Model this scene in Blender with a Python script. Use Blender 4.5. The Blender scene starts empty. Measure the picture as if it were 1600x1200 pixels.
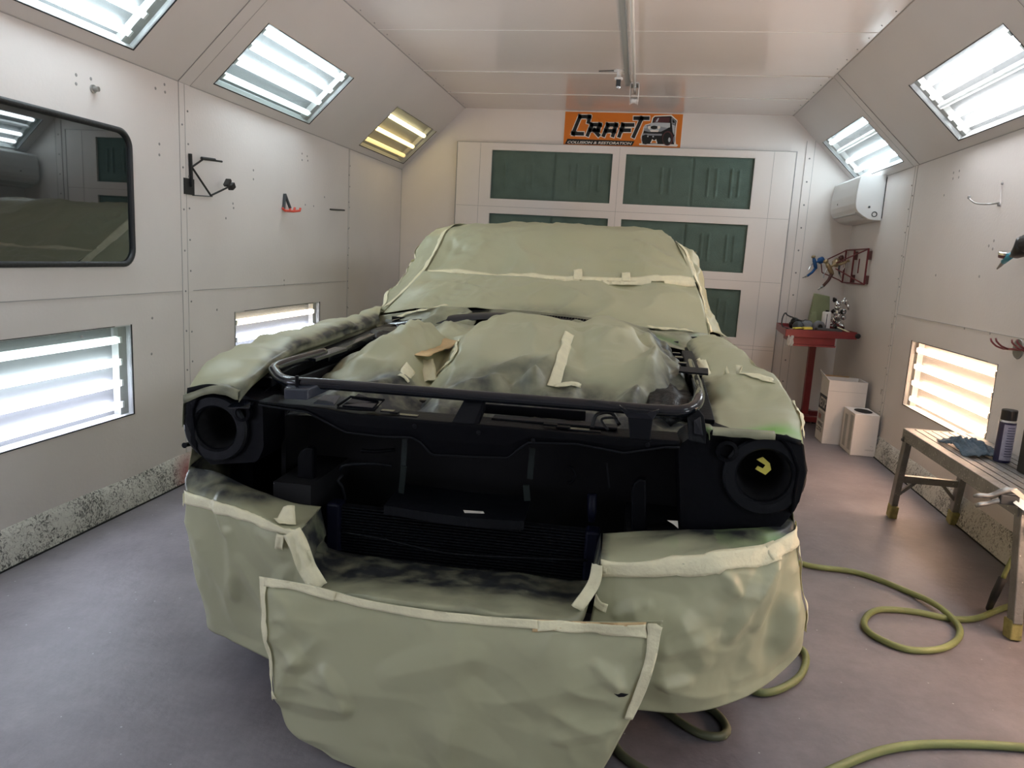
import bpy, math, random
from mathutils import Vector, Matrix, noise
from mathutils.bvhtree import BVHTree
from math import sin, cos, pi

# ---------------------------------------------------------------- camera, world, exposure
S = bpy.context.scene
COL = S.collection
FPX, YAW, PITCH, ROLL, CAMH = 1149.15, .1603, .1719, .0554, 1.3334
_f = Vector((-sin(YAW)*cos(PITCH), cos(YAW)*cos(PITCH), -sin(PITCH)))
_r0 = Vector((cos(YAW), sin(YAW), 0)); _u0 = _r0.cross(_f)
_r = cos(ROLL)*_r0 + sin(ROLL)*_u0
_u = -sin(ROLL)*_r0 + cos(ROLL)*_u0
CAM = Vector((0, 0, CAMH))
cd = bpy.data.cameras.new('camera'); cam = bpy.data.objects.new('camera', cd); COL.objects.link(cam)
cd.sensor_width = 36; cd.lens = FPX/1600*36; cd.clip_start = .05; cd.clip_end = 60
m = Matrix.Identity(4)
for i in range(3):
    m[i][0] = _r[i]; m[i][1] = _u[i]; m[i][2] = -_f[i]; m[i][3] = CAM[i]
cam.matrix_world = m
S.camera = cam
W_ = bpy.data.worlds.new('world'); S.world = W_; W_.use_nodes = True
W_.node_tree.nodes['Background'].inputs[0].default_value = (.02, .022, .025, 1)
W_.node_tree.nodes['Background'].inputs[1].default_value = .5
S.view_settings.view_transform = 'Standard'; S.view_settings.look = 'None'
S.view_settings.gamma = 1; S.view_settings.use_curve_mapping = False
S.view_settings.exposure = 0.58
TUBE_POWER = 12.5

# room measures (metres): x across, y deep, z up
XL, XR, ZE, ZC, SL, YB, YF = -2.3967, 1.8733, 2.119, 2.7155, .6195, 7.2528, -2.4

def ray(x, y): return _f + (x-800)/FPX*_r - (y-600)/FPX*_u
def atz(x, y, z): d = ray(x, y); return CAM + d*((z-CAMH)/d.z)
def aty(x, y, Y): d = ray(x, y); return CAM + d*(Y/d.y)
def atx(x, y, X): d = ray(x, y); return CAM + d*(X/d.x)
CYAW = .028; CO = Vector((-.42, 2.0, 0))
CU = Vector((cos(CYAW), sin(CYAW), 0)); CV = Vector((-sin(CYAW), cos(CYAW), 0))
def LC(u, v, z): return CO + CU*u + CV*v + Vector((0, 0, z))     # car frame: u across, v back from the nose
def vpl(x, y, v):
    d = ray(x, y); p0 = CO + CV*v
    return CAM + d*((p0-CAM).dot(CV)/d.dot(CV))
def upl(x, y, u):
    d = ray(x, y); p0 = CO + CU*u
    return CAM + d*((p0-CAM).dot(CU)/d.dot(CU))

# ---------------------------------------------------------------- materials
MATS = {}
def mat(name, col, rough=.5, metal=0, ior=1.45, coat=0, emit=None, estr=0, bump=None, var=None, spots=None, sheen=0, alpha=None):
    """bump=(scale,strength,detail); var=(scale,amount) tone variation; spots=(scale,threshold,colour)"""
    M = bpy.data.materials.new(name); M.use_nodes = True; nt = M.node_tree; N = nt.nodes; L = nt.links
    b = N['Principled BSDF']
    b.inputs['Base Color'].default_value = (*col, 1); b.inputs['Roughness'].default_value = rough
    b.inputs['Metallic'].default_value = metal; b.inputs['IOR'].default_value = ior
    b.inputs['Coat Weight'].default_value = coat
    if emit: b.inputs['Emission Color'].default_value = (*emit, 1); b.inputs['Emission Strength'].default_value = estr
    tc = N.new('ShaderNodeTexCoord'); src = tc.outputs['Object']
    cur = None
    if var:
        n = N.new('ShaderNodeTexNoise'); n.inputs['Scale'].default_value = var[0]; n.inputs['Detail'].default_value = 5
        L.new(src, n.inputs['Vector'])
        r = N.new('ShaderNodeMapRange'); r.inputs[1].default_value = .3; r.inputs[2].default_value = .7
        r.inputs[3].default_value = 1-var[1]; r.inputs[4].default_value = 1+var[1]*.6
        L.new(n.outputs[0], r.inputs[0])
        v = N.new('ShaderNodeVectorMath'); v.operation = 'SCALE'; v.inputs[0].default_value = col
        L.new(r.outputs[0], v.inputs['Scale']); cur = v.outputs[0]
    if spots:
        vo = N.new('ShaderNodeTexVoronoi'); vo.inputs['Scale'].default_value = spots[0]; L.new(src, vo.inputs['Vector'])
        lt = N.new('ShaderNodeMath'); lt.operation = 'LESS_THAN'; lt.inputs[1].default_value = spots[1]
        L.new(vo.outputs['Distance'], lt.inputs[0])
        sp = N.new('ShaderNodeSeparateColor'); L.new(vo.outputs['Color'], sp.inputs[0])
        gt = N.new('ShaderNodeMath'); gt.operation = 'GREATER_THAN'; gt.inputs[1].default_value = spots[3] if len(spots) > 3 else .6
        L.new(sp.outputs[0], gt.inputs[0])
        mu = N.new('ShaderNodeMath'); mu.operation = 'MULTIPLY'; L.new(lt.outputs[0], mu.inputs[0]); L.new(gt.outputs[0], mu.inputs[1])
        mx = N.new('ShaderNodeMix'); mx.data_type = 'RGBA'; L.new(mu.outputs[0], mx.inputs[0])
        if cur: L.new(cur, mx.inputs[6])
        else: mx.inputs[6].default_value = (*col, 1)
        mx.inputs[7].default_value = (*spots[2], 1); cur = mx.outputs[2]
    if cur: L.new(cur, b.inputs['Base Color'])
    if bump:
        n = N.new('ShaderNodeTexNoise'); n.inputs['Scale'].default_value = bump[0]; n.inputs['Detail'].default_value = bump[2] if len(bump) > 2 else 3
        L.new(src, n.inputs['Vector'])
        bp = N.new('ShaderNodeBump'); bp.inputs['Strength'].default_value = bump[1]; bp.inputs['Distance'].default_value = .01
        L.new(n.outputs[0], bp.inputs['Height']); L.new(bp.outputs[0], b.inputs['Normal'])
    MATS[name] = M; return M

mat('wall_white', (.69, .645, .63), .42, bump=(55, .10, 4), var=(1.6, .06), spots=(6.5, .055, (.22, .21, .20), .90))
mat('back_wall_white', (.83, .77, .74), .4, bump=(60, .08), var=(1.3, .04))
mat('slope_white', (.66, .62, .61), .38, bump=(40, .06), var=(1.2, .05))
mat('ceiling_white', (.72, .66, .635), .20, bump=(5, .05, 2), var=(1.2, .04), coat=.2)
mat('seam_dark', (.38, .365, .36), .6)
mat('seam_light', (.80, .78, .75), .45)
mat('rivet', (.30, .29, .29), .5, .4)
mat('housing', (.10, .103, .104), .45)
mat('housing_tray', (.30, .30, .29), .5)
mat('housing_rim', (.55, .56, .56), .4)
mat('gasket', (.012, .013, .014), .6)
mat('rubber', (.015, .016, .018), .42, bump=(60, .2))
mat('tinted_glass', (.006, .012, .014), .015, ior=2.15)
mat('filter_green', (.12, .175, .15), .9, bump=(180, .6), var=(9, .12))
mat('paint_black', (.0022, .0026, .0046), .5, ior=1.22, bump=(70, .12), var=(8, .3))
mat('paint_black_gloss', (.008, .010, .015), .22, coat=.5)
mat('primer_dark', (.005, .006, .009), .5, ior=1.3, bump=(40, .15), var=(6, .25))
mat('paint_black_lit', (.035, .042, .06), .22, coat=.6)  # glossy black paint, its bluish reflection put into a lighter base colour
mat('matt_black', (.006, .006, .008), .8)
mat('plastic_bag_black', (.006, .007, .009), .42, bump=(26, .9, 4))
mat('tank_blue', (.004, .005, .016), .45, ior=1.3)
mat('strap_green', (.014, .02, .02), .45, ior=1.35)
mat('tape_cream', (.84, .79, .55), .55, bump=(90, .25), var=(22, .08))
mat('tape_tan', (.72, .52, .27), .6, bump=(60, .35), var=(14, .15))
mat('tape_yellow', (.75, .65, .12), .6)
mat('paper_scrap', (.75, .70, .62), .6)
mat('red_paint', (.24, .035, .038), .38, var=(9, .12), spots=(60, .12, (.18, .03, .03), .8))
mat('steel', (.33, .33, .32), .38, .9, bump=(80, .15), var=(14, .15))
mat('aluminium', (.24, .238, .232), .45, .5, bump=(60, .2), var=(12, .22), spots=(70, .16, (.62, .60, .56), .7))
mat('alu_slot', (.10, .09, .085), .7)
mat('foot_yellow', (.30, .27, .10), .6, var=(40, .3), spots=(90, .25, (.15, .14, .12), .6))
mat('chrome', (.75, .76, .77), .12, 1)
mat('brass', (.42, .33, .20), .35, .8)
mat('gun_blue', (.02, .10, .30), .35, .3)
mat('teal', (.04, .22, .30), .4, .2)
mat('black_plastic', (.012, .012, .013), .4)
mat('dark_red', (.16, .02, .025), .45, var=(30, .2))
mat('brown_grip', (.10, .04, .035), .5)
mat('white_plastic', (.74, .73, .73), .6)
mat('white_plastic_dull', (.62, .62, .62), .4)
mat('pipe_shadow_grey', (.30, .31, .30), .5)
mat('carton', (.72, .68, .66), .7, var=(5, .05), bump=(120, .1))
mat('carton_grey', (.42, .41, .41), .7, var=(12, .15))
mat('carton_brown', (.30, .19, .10), .8)
mat('ink', (.025, .03, .045), .6)
mat('ink_faint', (.30, .29, .29), .7)
mat('picture_red', (.35, .16, .15), .7)
mat('cloth_blue', (.075, .11, .145), .85, bump=(150, .5), var=(20, .15))
mat('can_navy', (.02, .018, .06), .3)
mat('can_label', (.34, .33, .44), .45, var=(60, .15))
mat('can_white', (.75, .75, .76), .4)
mat('sheet_blue', (.32, .42, .48), .4)
mat('hose_green', (.235, .27, .105), .45, var=(3, .45), bump=(60, .15))
mat('hose_olive', (.11, .12, .07), .5, var=(9, .22))
mat('hook_red', (.65, .08, .05), .4)
mat('sign_orange', (.72, .20, .018), .3, coat=.3)
mat('sign_black', (.012, .014, .014), .35)
mat('sign_white', (.85, .80, .74), .4)
mat('sign_grey', (.28, .30, .33), .4)
mat('sign_silver', (.52, .55, .58), .4)
mat('sign_maroon', (.10, .03, .035), .4)
mat('respirator_grey', (.16, .17, .19), .5)
mat('clear_bag', (.5, .5, .49), .25, bump=(30, .8))
mat('pack_green', (.27, .30, .17), .5, var=(8, .1))
mat('yellow_plastic', (.65, .55, .08), .45)
mat('charcoal', (.05, .055, .06), .5)
mat('sleeve_black', (.02, .02, .022), .6)

def glass_mat():
    M = bpy.data.materials.new('clear_glass'); M.use_nodes = True; nt = M.node_tree; N = nt.nodes; L = nt.links
    N.remove(N['Principled BSDF']); o = N['Material Output']
    t = N.new('ShaderNodeBsdfTransparent'); t.inputs[0].default_value = (.93, .96, .955, 1)
    g = N.new('ShaderNodeBsdfGlossy'); g.inputs['Roughness'].default_value = .03
    lw = N.new('ShaderNodeLayerWeight'); lw.inputs[0].default_value = .5
    pw = N.new('ShaderNodeMath'); pw.operation = 'POWER'; pw.inputs[1].default_value = 5; L.new(lw.outputs['Facing'], pw.inputs[0])
    f = N.new('ShaderNodeMath'); f.operation = 'MULTIPLY_ADD'; f.inputs[1].default_value = .9; f.inputs[2].default_value = .04; L.new(pw.outputs[0], f.inputs[0])
    x = N.new('ShaderNodeMixShader'); L.new(f.outputs[0], x.inputs[0]); L.new(t.outputs[0], x.inputs[1]); L.new(g.outputs[0], x.inputs[2])
    L.new(x.outputs[0], o.inputs[0]); MATS['clear_glass'] = M
glass_mat()

def emitter(name, col, strength):
    return mat(name, (.8, .8, .8), .4, emit=col, estr=strength)

def floor_mat():
    M = mat('floor_concrete', (.165, .155, .165), .46, bump=(34, .16, 6), spots=(27, .075, (.40, .40, .41), .80))
    nt = M.node_tree; N = nt.nodes; L = nt.links; b = N['Principled BSDF']
    # cloudy two-tone wear of the painted concrete
    mx = [n for n in N if n.bl_idname == 'ShaderNodeMix'][0]
    tc = [n for n in N if n.bl_idname == 'ShaderNodeTexCoord'][0]
    n1 = N.new('ShaderNodeTexNoise'); n1.inputs['Scale'].default_value = 2.1; n1.inputs['Detail'].default_value = 12; n1.inputs['Roughness'].default_value = .78
    L.new(tc.outputs['Object'], n1.inputs['Vector'])
    cr = N.new('ShaderNodeValToRGB'); e = cr.color_ramp.elements
    e[0].position = .34; e[0].color = (.138, .124, .140, 1); e[1].position = .68; e[1].color = (.245, .222, .240, 1)
    L.new(n1.outputs[0], cr.inputs[0]); L.new(cr.outputs[0], mx.inputs[6])
    r = N.new('ShaderNodeMapRange'); r.inputs[3].default_value = .36; r.inputs[4].default_value = .56
    L.new(n1.outputs[0], r.inputs[0]); L.new(r.outputs[0], b.inputs['Roughness'])
floor_mat()

def baseboard_mat():
    M = mat('baseboard_film', (.60, .59, .55), .4, bump=(45, .8, 6)); nt = M.node_tree; N = nt.nodes; L = nt.links; b = N['Principled BSDF']
    tc = [n for n in N if n.bl_idname == 'ShaderNodeTexCoord'][0]
    n1 = N.new('ShaderNodeTexNoise'); n1.inputs['Scale'].default_value = 62; n1.inputs['Detail'].default_value = 6; n1.inputs['Distortion'].default_value = 1.6
    n2 = N.new('ShaderNodeTexNoise'); n2.inputs['Scale'].default_value = 4.5; n2.inputs['Detail'].default_value = 3
    v = N.new('ShaderNodeTexVoronoi'); v.feature = 'DISTANCE_TO_EDGE'; v.inputs['Scale'].default_value = 30
    for n in (n1, n2, v): L.new(tc.outputs['Object'], n.inputs['Vector'])
    a = N.new('ShaderNodeMath'); a.operation = 'MULTIPLY_ADD'; a.inputs[1].default_value = .55; L.new(n2.outputs[0], a.inputs[0]); L.new(n1.outputs[0], a.inputs[2])
    cr = N.new('ShaderNodeValToRGB'); e = cr.color_ramp.elements
    e[0].position = .76; e[0].color = (.60, .59, .55, 1); e[1].position = .93; e[1].color = (.09, .09, .087, 1)
    e2 = cr.color_ramp.elements.new(.84); e2.color = (.34, .33, .31, 1)
    L.new(a.outputs[0], cr.inputs[0])
    # red paint smear low on the left strip
    m = N.new('ShaderNodeVectorMath'); m.operation = 'DISTANCE'; m.inputs[1].default_value = (XL, 3.60, .05); L.new(tc.outputs['Object'], m.inputs[0])
    rr = N.new('ShaderNodeMapRange'); rr.inputs[1].default_value = .15; rr.inputs[2].default_value = .03; rr.inputs[3].default_value = 0; rr.inputs[4].default_value = .8
    L.new(m.outputs['Value'], rr.inputs[0])
    mx = N.new('ShaderNodeMix'); mx.data_type = 'RGBA'; L.new(rr.outputs[0], mx.inputs[0]); L.new(cr.outputs[0], mx.inputs[6]); mx.inputs[7].default_value = (.38, .05, .06, 1)
    L.new(mx.outputs[2], b.inputs['Base Color'])
baseboard_mat()

def paper_mat():
    M = mat('masking_paper', (.44, .46, .305), .40, bump=(11, .35, 2)); nt = M.node_tree; N = nt.nodes; L = nt.links; b = N['Principled BSDF']
    at = N.new('ShaderNodeAttribute'); at.attribute_name = 'overspray'
    sp = N.new('ShaderNodeSeparateColor'); L.new(at.outputs['Color'], sp.inputs[0])
    tc = [n for n in N if n.bl_idname == 'ShaderNodeTexCoord'][0]
    nz = N.new('ShaderNodeTexNoise'); nz.inputs['Scale'].default_value = 14; nz.inputs['Detail'].default_value = 5; L.new(tc.outputs['Object'], nz.inputs['Vector'])
    r = N.new('ShaderNodeMapRange'); r.inputs[1].default_value = .3; r.inputs[2].default_value = .7; r.inputs[3].default_value = .55; r.inputs[4].default_value = 1.25
    L.new(nz.outputs[0], r.inputs[0])
    mu = N.new('ShaderNodeMath'); mu.operation = 'MULTIPLY'; mu.use_clamp = True; L.new(sp.outputs[0], mu.inputs[0]); L.new(r.outputs[0], mu.inputs[1])
    nb = N.new('ShaderNodeTexNoise'); nb.inputs['Scale'].default_value = 2.2; nb.inputs['Detail'].default_value = 2; L.new(tc.outputs['Object'], nb.inputs['Vector'])
    c0 = N.new('ShaderNodeMix'); c0.data_type = 'RGBA'; L.new(nb.outputs[0], c0.inputs[0]); c0.inputs[6].default_value = (.43, .43, .265, 1); c0.inputs[7].default_value = (.49, .49, .335, 1)
    gr = N.new('ShaderNodeMix'); gr.data_type = 'RGBA'; L.new(sp.outputs[1], gr.inputs[0]); L.new(c0.outputs[2], gr.inputs[6]); gr.inputs[7].default_value = (.16, .42, .07, 1)
    bl = N.new('ShaderNodeMix'); bl.data_type = 'RGBA'; L.new(mu.outputs[0], bl.inputs[0]); L.new(gr.outputs[2], bl.inputs[6]); bl.inputs[7].default_value = (.03, .033, .036, 1)
    L.new(bl.outputs[2], b.inputs['Base Color'])
    rg = N.new('ShaderNodeTexNoise'); rg.noise_type = 'RIDGED_MULTIFRACTAL'; rg.inputs['Scale'].default_value = 2.6; rg.inputs['Detail'].default_value = 2.5
    rg.inputs['Roughness'].default_value = .5; rg.inputs['Distortion'].default_value = .25; rg.inputs['Lacunarity'].default_value = 2.3
    L.new(tc.outputs['Object'], rg.inputs['Vector'])
    b0 = [n for n in N if n.bl_idname == 'ShaderNodeBump'][0]
    b2 = N.new('ShaderNodeBump'); b2.inputs['Strength'].default_value = .55; b2.inputs['Distance'].default_value = .030
    L.new(rg.outputs[0], b2.inputs['Height']); L.new(b0.outputs[0], b2.inputs['Normal']); L.new(b2.outputs[0], b.inputs['Normal'])
paper_mat()

# ---------------------------------------------------------------- mesh building helpers
ROOT = {}
def tag(o, label=None, cat=None, group=None, kind=None):
    if label: o['label'] = label
    if cat: o['category'] = cat
    if group: o['group'] = group
    if kind: o['kind'] = kind
    return o
def thing(name, label, cat, loc, group=None):
    o = bpy.data.objects.new(name, None); COL.objects.link(o); o.location = loc; o.empty_display_size = .1
    ROOT[o.name] = Vector(loc); return tag(o, label, cat, group)
def link(name, verts, faces, material, parent=None, smooth=False, mats=None, idx=None, label=None):
    off = ROOT.get(parent.name, Vector((0, 0, 0))) if parent else Vector((0, 0, 0))
    me = bpy.data.meshes.new(name); me.from_pydata([tuple(Vector(v)-off) for v in verts], [], faces)
    for mm in (mats or [material]): me.materials.append(MATS[mm])
    if idx: me.polygons.foreach_set('material_index', idx)
    if smooth: me.polygons.foreach_set('use_smooth', [True]*len(me.polygons))
    me.update()
    o = bpy.data.objects.new(name, me); COL.objects.link(o)
    if parent: o.parent = parent; ROOT[o.name] = off
    else: ROOT[o.name] = Vector((0, 0, 0))
    if label: o['label'] = label
    return o

class MB:
    def __init__(s): s.v = []; s.f = []
    def add(s, vs, fs):
        n = len(s.v); s.v += [Vector(v) for v in vs]; s.f += [tuple(i+n for i in f) for f in fs]; return s
    def box(s, a, b, ax=None, o=None):
        """box between corners a and b, in axes ax (3 vectors) from origin o when given"""
        a = Vector(a); b = Vector(b)
        vs = [Vector((x, y, z)) for x in (a.x, b.x) for y in (a.y, b.y) for z in (a.z, b.z)]
        if ax: vs = [Vector(o)+ax[0]*v.x+ax[1]*v.y+ax[2]*v.z for v in vs]
        return s.add(vs, [(0, 1, 3, 2), (4, 6, 7, 5), (0, 4, 5, 1), (2, 3, 7, 6), (0, 2, 6, 4), (1, 5, 7, 3)])
    def bar(s, p, q, w, h, up=(0, 0, 1)):
        p = Vector(p); q = Vector(q); t = (q-p).normalized(); u = Vector(up)
        if abs(t.dot(u)) > .98: u = Vector((0, 1, 0))
        sd = t.cross(u).normalized(); up2 = sd.cross(t)
        return s.box((-w/2, 0, -h/2), (w/2, (q-p).length, h/2), (sd, t, up2), p)
    def tube(s, path, r, n=10, caps=True):
        path = [Vector(p) for p in path]; rs = r if isinstance(r, (list, tuple)) else [r]*len(path)
        rings = []; prev = None
        for i, p in enumerate(path):
            t = (path[min(i+1, len(path)-1)]-path[max(i-1, 0)]).normalized()
            if prev is None:
                a = Vector((0, 0, 1)) if abs(t.z) < .9 else Vector((1, 0, 0))
                x = t.cross(a).normalized()
            else:
                x = (prev - t*prev.dot(t)).normalized()
            prev = x; y = t.cross(x)
            rings.append([p + (x*cos(2*pi*k/n)+y*sin(2*pi*k/n))*rs[i] for k in range(n)])
        vs = [v for rg in rings for v in rg]; fs = []
        for i in range(len(path)-1):
            for k in range(n):
                a = i*n+k; b = i*n+(k+1) % n; fs.append((a, b, b+n, a+n))
        if caps: fs.append(tuple(range(n-1, -1, -1))); fs.append(tuple((len(path)-1)*n+k for k in range(n)))
        return s.add(vs, fs)
    def cyl(s, p, q, r, n=20, r2=None): return s.tube([p, q], [r, r if r2 is None else r2], n)
    def lathe(s, c, axis, prof, n=28):
        """prof: list of (radius, height) along axis from c"""
        c = Vector(c); t = Vector(axis).normalized(); a = Vector((0, 0, 1)) if abs(t.z) < .9 else Vector((1, 0, 0))
        x = t.cross(a).normalized(); y = t.cross(x)
        vs = [c+t*h+(x*cos(2*pi*k/n)+y*sin(2*pi*k/n))*r for r, h in prof for k in range(n)]; fs = []
        for i in range(len(prof)-1):
            for k in range(n):
                q = i*n+k; b = i*n+(k+1) % n; fs.append((q, b, b+n, q+n))
        return s.add(vs, fs)
    def prism(s, poly, d):
        """planar polygon of points extruded by vector d"""
        n = len(poly); d = Vector(d); vs = [Vector(p) for p in poly]+[Vector(p)+d for p in poly]
        return s.add(vs, [tuple(range(n-1, -1, -1)), tuple(range(n, 2*n))]+[(i, (i+1) % n, (i+1) % n+n, i+n) for i in range(n)])
    def grid(s, P):
        h = len(P); w = len(P[0])
        return s.add([p for r in P for p in r], [(i*w+j, i*w+j+1, (i+1)*w+j+1, (i+1)*w+j) for i in range(h-1) for j in range(w-1)])
    def build(s, name, material, parent=None, smooth=False, bevel=0, label=None, thick=0):
        o = link(name, s.v, s.f, material, parent, smooth, label=label)
        if thick:
            md = o.modifiers.new('thick', 'SOLIDIFY'); md.thickness = thick; md.offset = 0
        if bevel:
            md = o.modifiers.new('bevel', 'BEVEL'); md.width = bevel; md.segments = 2; md.limit_method = 'ANGLE'; md.angle_limit = .7
        return o

def catmull(pts, n):
    """resample a polyline of vectors to n points along a Catmull-Rom curve"""
    pts = [Vector(p) for p in pts]
    if len(pts) == 2: return [pts[0].lerp(pts[1], i/(n-1)) for i in range(n)]
    L = [0]
    for a, b in zip(pts, pts[1:]): L.append(L[-1]+max((b-a).length, 1e-5))
    out = []
    for i in range(n):
        t = L[-1]*i/(n-1); k = 0
        while k < len(pts)-2 and t > L[k+1]: k += 1
        f = (t-L[k])/(L[k+1]-L[k]); p1, p2 = pts[k], pts[k+1]
        p0 = pts[k-1] if k else p1+(p1-p2); p3 = pts[k+2] if k+2 < len(pts) else p2+(p2-p1)
        # chord-scaled tangents
        d = L[k+1]-L[k]
        m1 = (p2-p0)*(d/(d+((p1-p0).length or 1e-5))); m2 = (p3-p1)*(d/(d+((p3-p2).length or 1e-5)))
        f2 = f*f; f3 = f2*f
        out.append(p1*(2*f3-3*f2+1)+m1*(f3-2*f2+f)+p2*(-2*f3+3*f2)+m2*(f3-f2))
    return out
def smoothpath(pts, step=.02):
    l = sum((Vector(b)-Vector(a)).length for a, b in zip(pts, pts[1:])); return catmull(pts, max(4, int(l/step)))
def sstep(a, b, x):
    t = max(0, min(1, (x-a)/(b-a))); return t*t*(3-2*t)

# ---------------------------------------------------------------- THE ROOM
def planar_with_holes(name, o, ax, ay, U, V, holes, material, out, kind='structure', parent=None, thick=.04):
    """rectangle o + u*ax + v*ay, u in U, v in V, with rectangular holes (u0,u1,v0,v1); thickness outwards"""
    us = sorted({U[0], U[1], *[h[0] for h in holes], *[h[1] for h in holes]})
    vs = sorted({V[0], V[1], *[h[2] for h in holes], *[h[3] for h in holes]})
    us = [u for u in us if U[0] <= u <= U[1]]; vs = [v for v in vs if V[0] <= v <= V[1]]
    idx = {}; verts = []; faces = []
    def vid(i, j, k):
        key = (i, j, k)
        if key not in idx:
            idx[key] = len(verts); verts.append(Vector(o)+ax*us[i]+ay*vs[j]+out*(thick*k))
        return idx[key]
    def solid(i, j):
        if i < 0 or j < 0 or i >= len(us)-1 or j >= len(vs)-1: return False
        cu = (us[i]+us[i+1])/2; cv = (vs[j]+vs[j+1])/2
        return not any(h[0] < cu < h[1] and h[2] < cv < h[3] for h in holes)
    for i in range(len(us)-1):
        for j in range(len(vs)-1):
            if not solid(i, j): continue
            for k in (0, 1):
                faces.append((vid(i, j, k), vid(i+1, j, k), vid(i+1, j+1, k), vid(i, j+1, k)))
            if not solid(i-1, j): faces.append((vid(i, j, 0), vid(i, j+1, 0), vid(i, j+1, 1), vid(i, j, 1)))
            if not solid(i+1, j): faces.append((vid(i+1, j, 0), vid(i+1, j+1, 0), vid(i+1, j+1, 1), vid(i+1, j, 1)))
            if not solid(i, j-1): faces.append((vid(i, j, 0), vid(i+1, j, 0), vid(i+1, j, 1), vid(i, j, 1)))
            if not solid(i, j+1): faces.append((vid(i, j+1, 0), vid(i+1, j+1, 0), vid(i+1, j+1, 1), vid(i, j+1, 1)))
    ob = link(name, verts, faces, material, parent)
    if kind: ob['kind'] = kind
    return ob

X, Y, Z = Vector((1, 0, 0)), Vector((0, 1, 0)), Vector((0, 0, 1))
slen = math.hypot(SL, ZC-ZE)
SDL = Vector((SL, 0, ZC-ZE))/slen; SNL = Vector((-(ZC-ZE), 0, SL))/slen      # left slope: up-slope direction, outward normal
SDR = Vector((-SL, 0, ZC-ZE))/slen; SNR = Vector(((ZC-ZE), 0, SL))/slen
S0, S1 = .062, .512                                                         # light opening along the slope
LSL = [(-.45, .73), (2.03, 3.215), (3.86, 5.05), (5.985, 7.15)]
LSR = [(-.45, .73), (1.72, 2.90), (3.81, 4.99), (5.93, 7.13)]
LWL = [(-.10, 1.08), (2.02, 3.20), (4.13, 5.355)]
LWR = [(-.10, 1.08), (2.02, 3.20), (4.15, 5.395)]
WZ0, WZ1 = .463, .908

b = MB(); b.box((XL-.1, YF-.05, -.06), (XR+.1, YB+.1, 0)); tag(b.build('floor', 'floor_concrete'), kind='structure')
planar_with_holes('wall_left', (XL, 0, 0), Y, Z, (YF, YB), (0, ZE), [(a, c, WZ0, WZ1) for a, c in LWL]+[(1.62, 3.2, 1.20, 1.80)], 'wall_white', -X)
planar_with_holes('wall_right', (XR, 0, 0), Y, Z, (YF, YB), (0, ZE), [(a, c, WZ0+.005, WZ1+.01) for a, c in LWR], 'wall_white', X)
planar_with_holes('ceiling_slope_left', (XL, 0, ZE), Y, SDL, (YF, YB), (0, slen), [(a, c, S0, S1) for a, c in LSL], 'slope_white', SNL)
planar_with_holes('ceiling_slope_right', (XR, 0, ZE), Y, SDR, (YF, YB), (0, slen), [(a, c, S0, S1) for a, c in LSR], 'slope_white', SNR)
b = MB(); b.box((XL+SL, YF, ZC), (XR-SL, YB, ZC+.05)); tag(b.build('ceiling', 'ceiling_white'), kind='structure')
def endwall(y, name, d, m):
    poly = [(XL, y, 0), (XR, y, 0), (XR, y, ZE), (XR-SL, y, ZC), (XL+SL, y, ZC), (XL, y, ZE)]
    b = MB(); b.prism(poly, (0, d, 0)); tag(b.build(name, m), kind='structure')
endwall(YB, 'wall_back', .06, 'back_wall_white'); endwall(YF, 'wall_front', -.06, 'wall_white')

# baseboards: a film-wrapped kick strip with a thin dark joint at the floor
def base(name, x, d):
    b = MB(); n = 220; P = []
    for k, (dz, dx) in enumerate([(0, .030), (.05, .024), (.10, .014), (.152, .004), (.156, 0)]):
        P.append([Vector((x+d*(dx+.004*noise.noise(Vector((i*.31, k*2.1, x)))*(k < 4)), YF+(YB-YF)*i/n, max(.004, dz+(.006*noise.noise(Vector((i*.17, 7, x))) if k >= 3 else 0)))) for i in range(n+1)])
    b.grid(P); tag(b.build(name, 'baseboard_film', smooth=True), kind='structure')
    b = MB(); b.box((x+d*.02, YF, .0005), (x+d*.034, YB, .007)); return tag(b.build('trim_%d' % (1 if d > 0 else 2), 'gasket'), kind='structure')
base('baseboard_left', XL, 1); base('baseboard_right', XR, -1)

# panel joints: flange strips with rivets, hairline seams
TN = [3]
def trim(mb, m):
    o = tag(mb.build('trim_%d' % TN[0], m), kind='structure'); TN[0] += 1; return o
def rivets(mb, p, q, n, nrm, r=.006, jit=0):
    for i in range(n):
        c = Vector(p).lerp(Vector(q), (i+.5)/n); mb.lathe(c, nrm, [(0, .004), (r*.7, .0035), (r, 0)], 8)
def flange_wall(x, d, y, w=.045):
    b = MB(); b.box((x, y-w, .16), (x+d*.003, y+w, ZE-.002)); trim(b, 'wall_white')
    b = MB()
    b.box((x, y-w-.003, .16), (x+d*.002, y-w, ZE)); b.box((x+d*.003, y-.0015, .16), (x+d*.0042, y+.0015, ZE)); trim(b, 'seam_dark')
    b = MB(); rivets(b, (x+d*.003, y+w*.55, .25), (x+d*.003, y+w*.55, ZE-.05), 11, X*d); rivets(b, (x+d*.003, y-w*.55, .3), (x+d*.003, y-w*.55, ZE-.1), 8, X*d); trim(b, 'rivet')
for y in (3.66, -.6, 5.90): flange_wall(XL, 1, y, .045 if y < 5 else .012)
for y in (5.80, 3.62, -.6): flange_wall(XR, -1, y, .04 if y > 4 else .02)
def seam(a, c, m='seam_dark', w=.004, t=.0025, up=Z):
    b = MB(); b.bar(a, c, w, t, up); return trim(b, m)
for x, d in ((XL, 1), (XR, -1)):
    seam((x+d*.001, YF, 1.053 if d > 0 else 1.072), (x+d*.001, 5.86, 1.053 if d > 0 else 1.072), up=X, w=.0035, t=.003)
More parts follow.
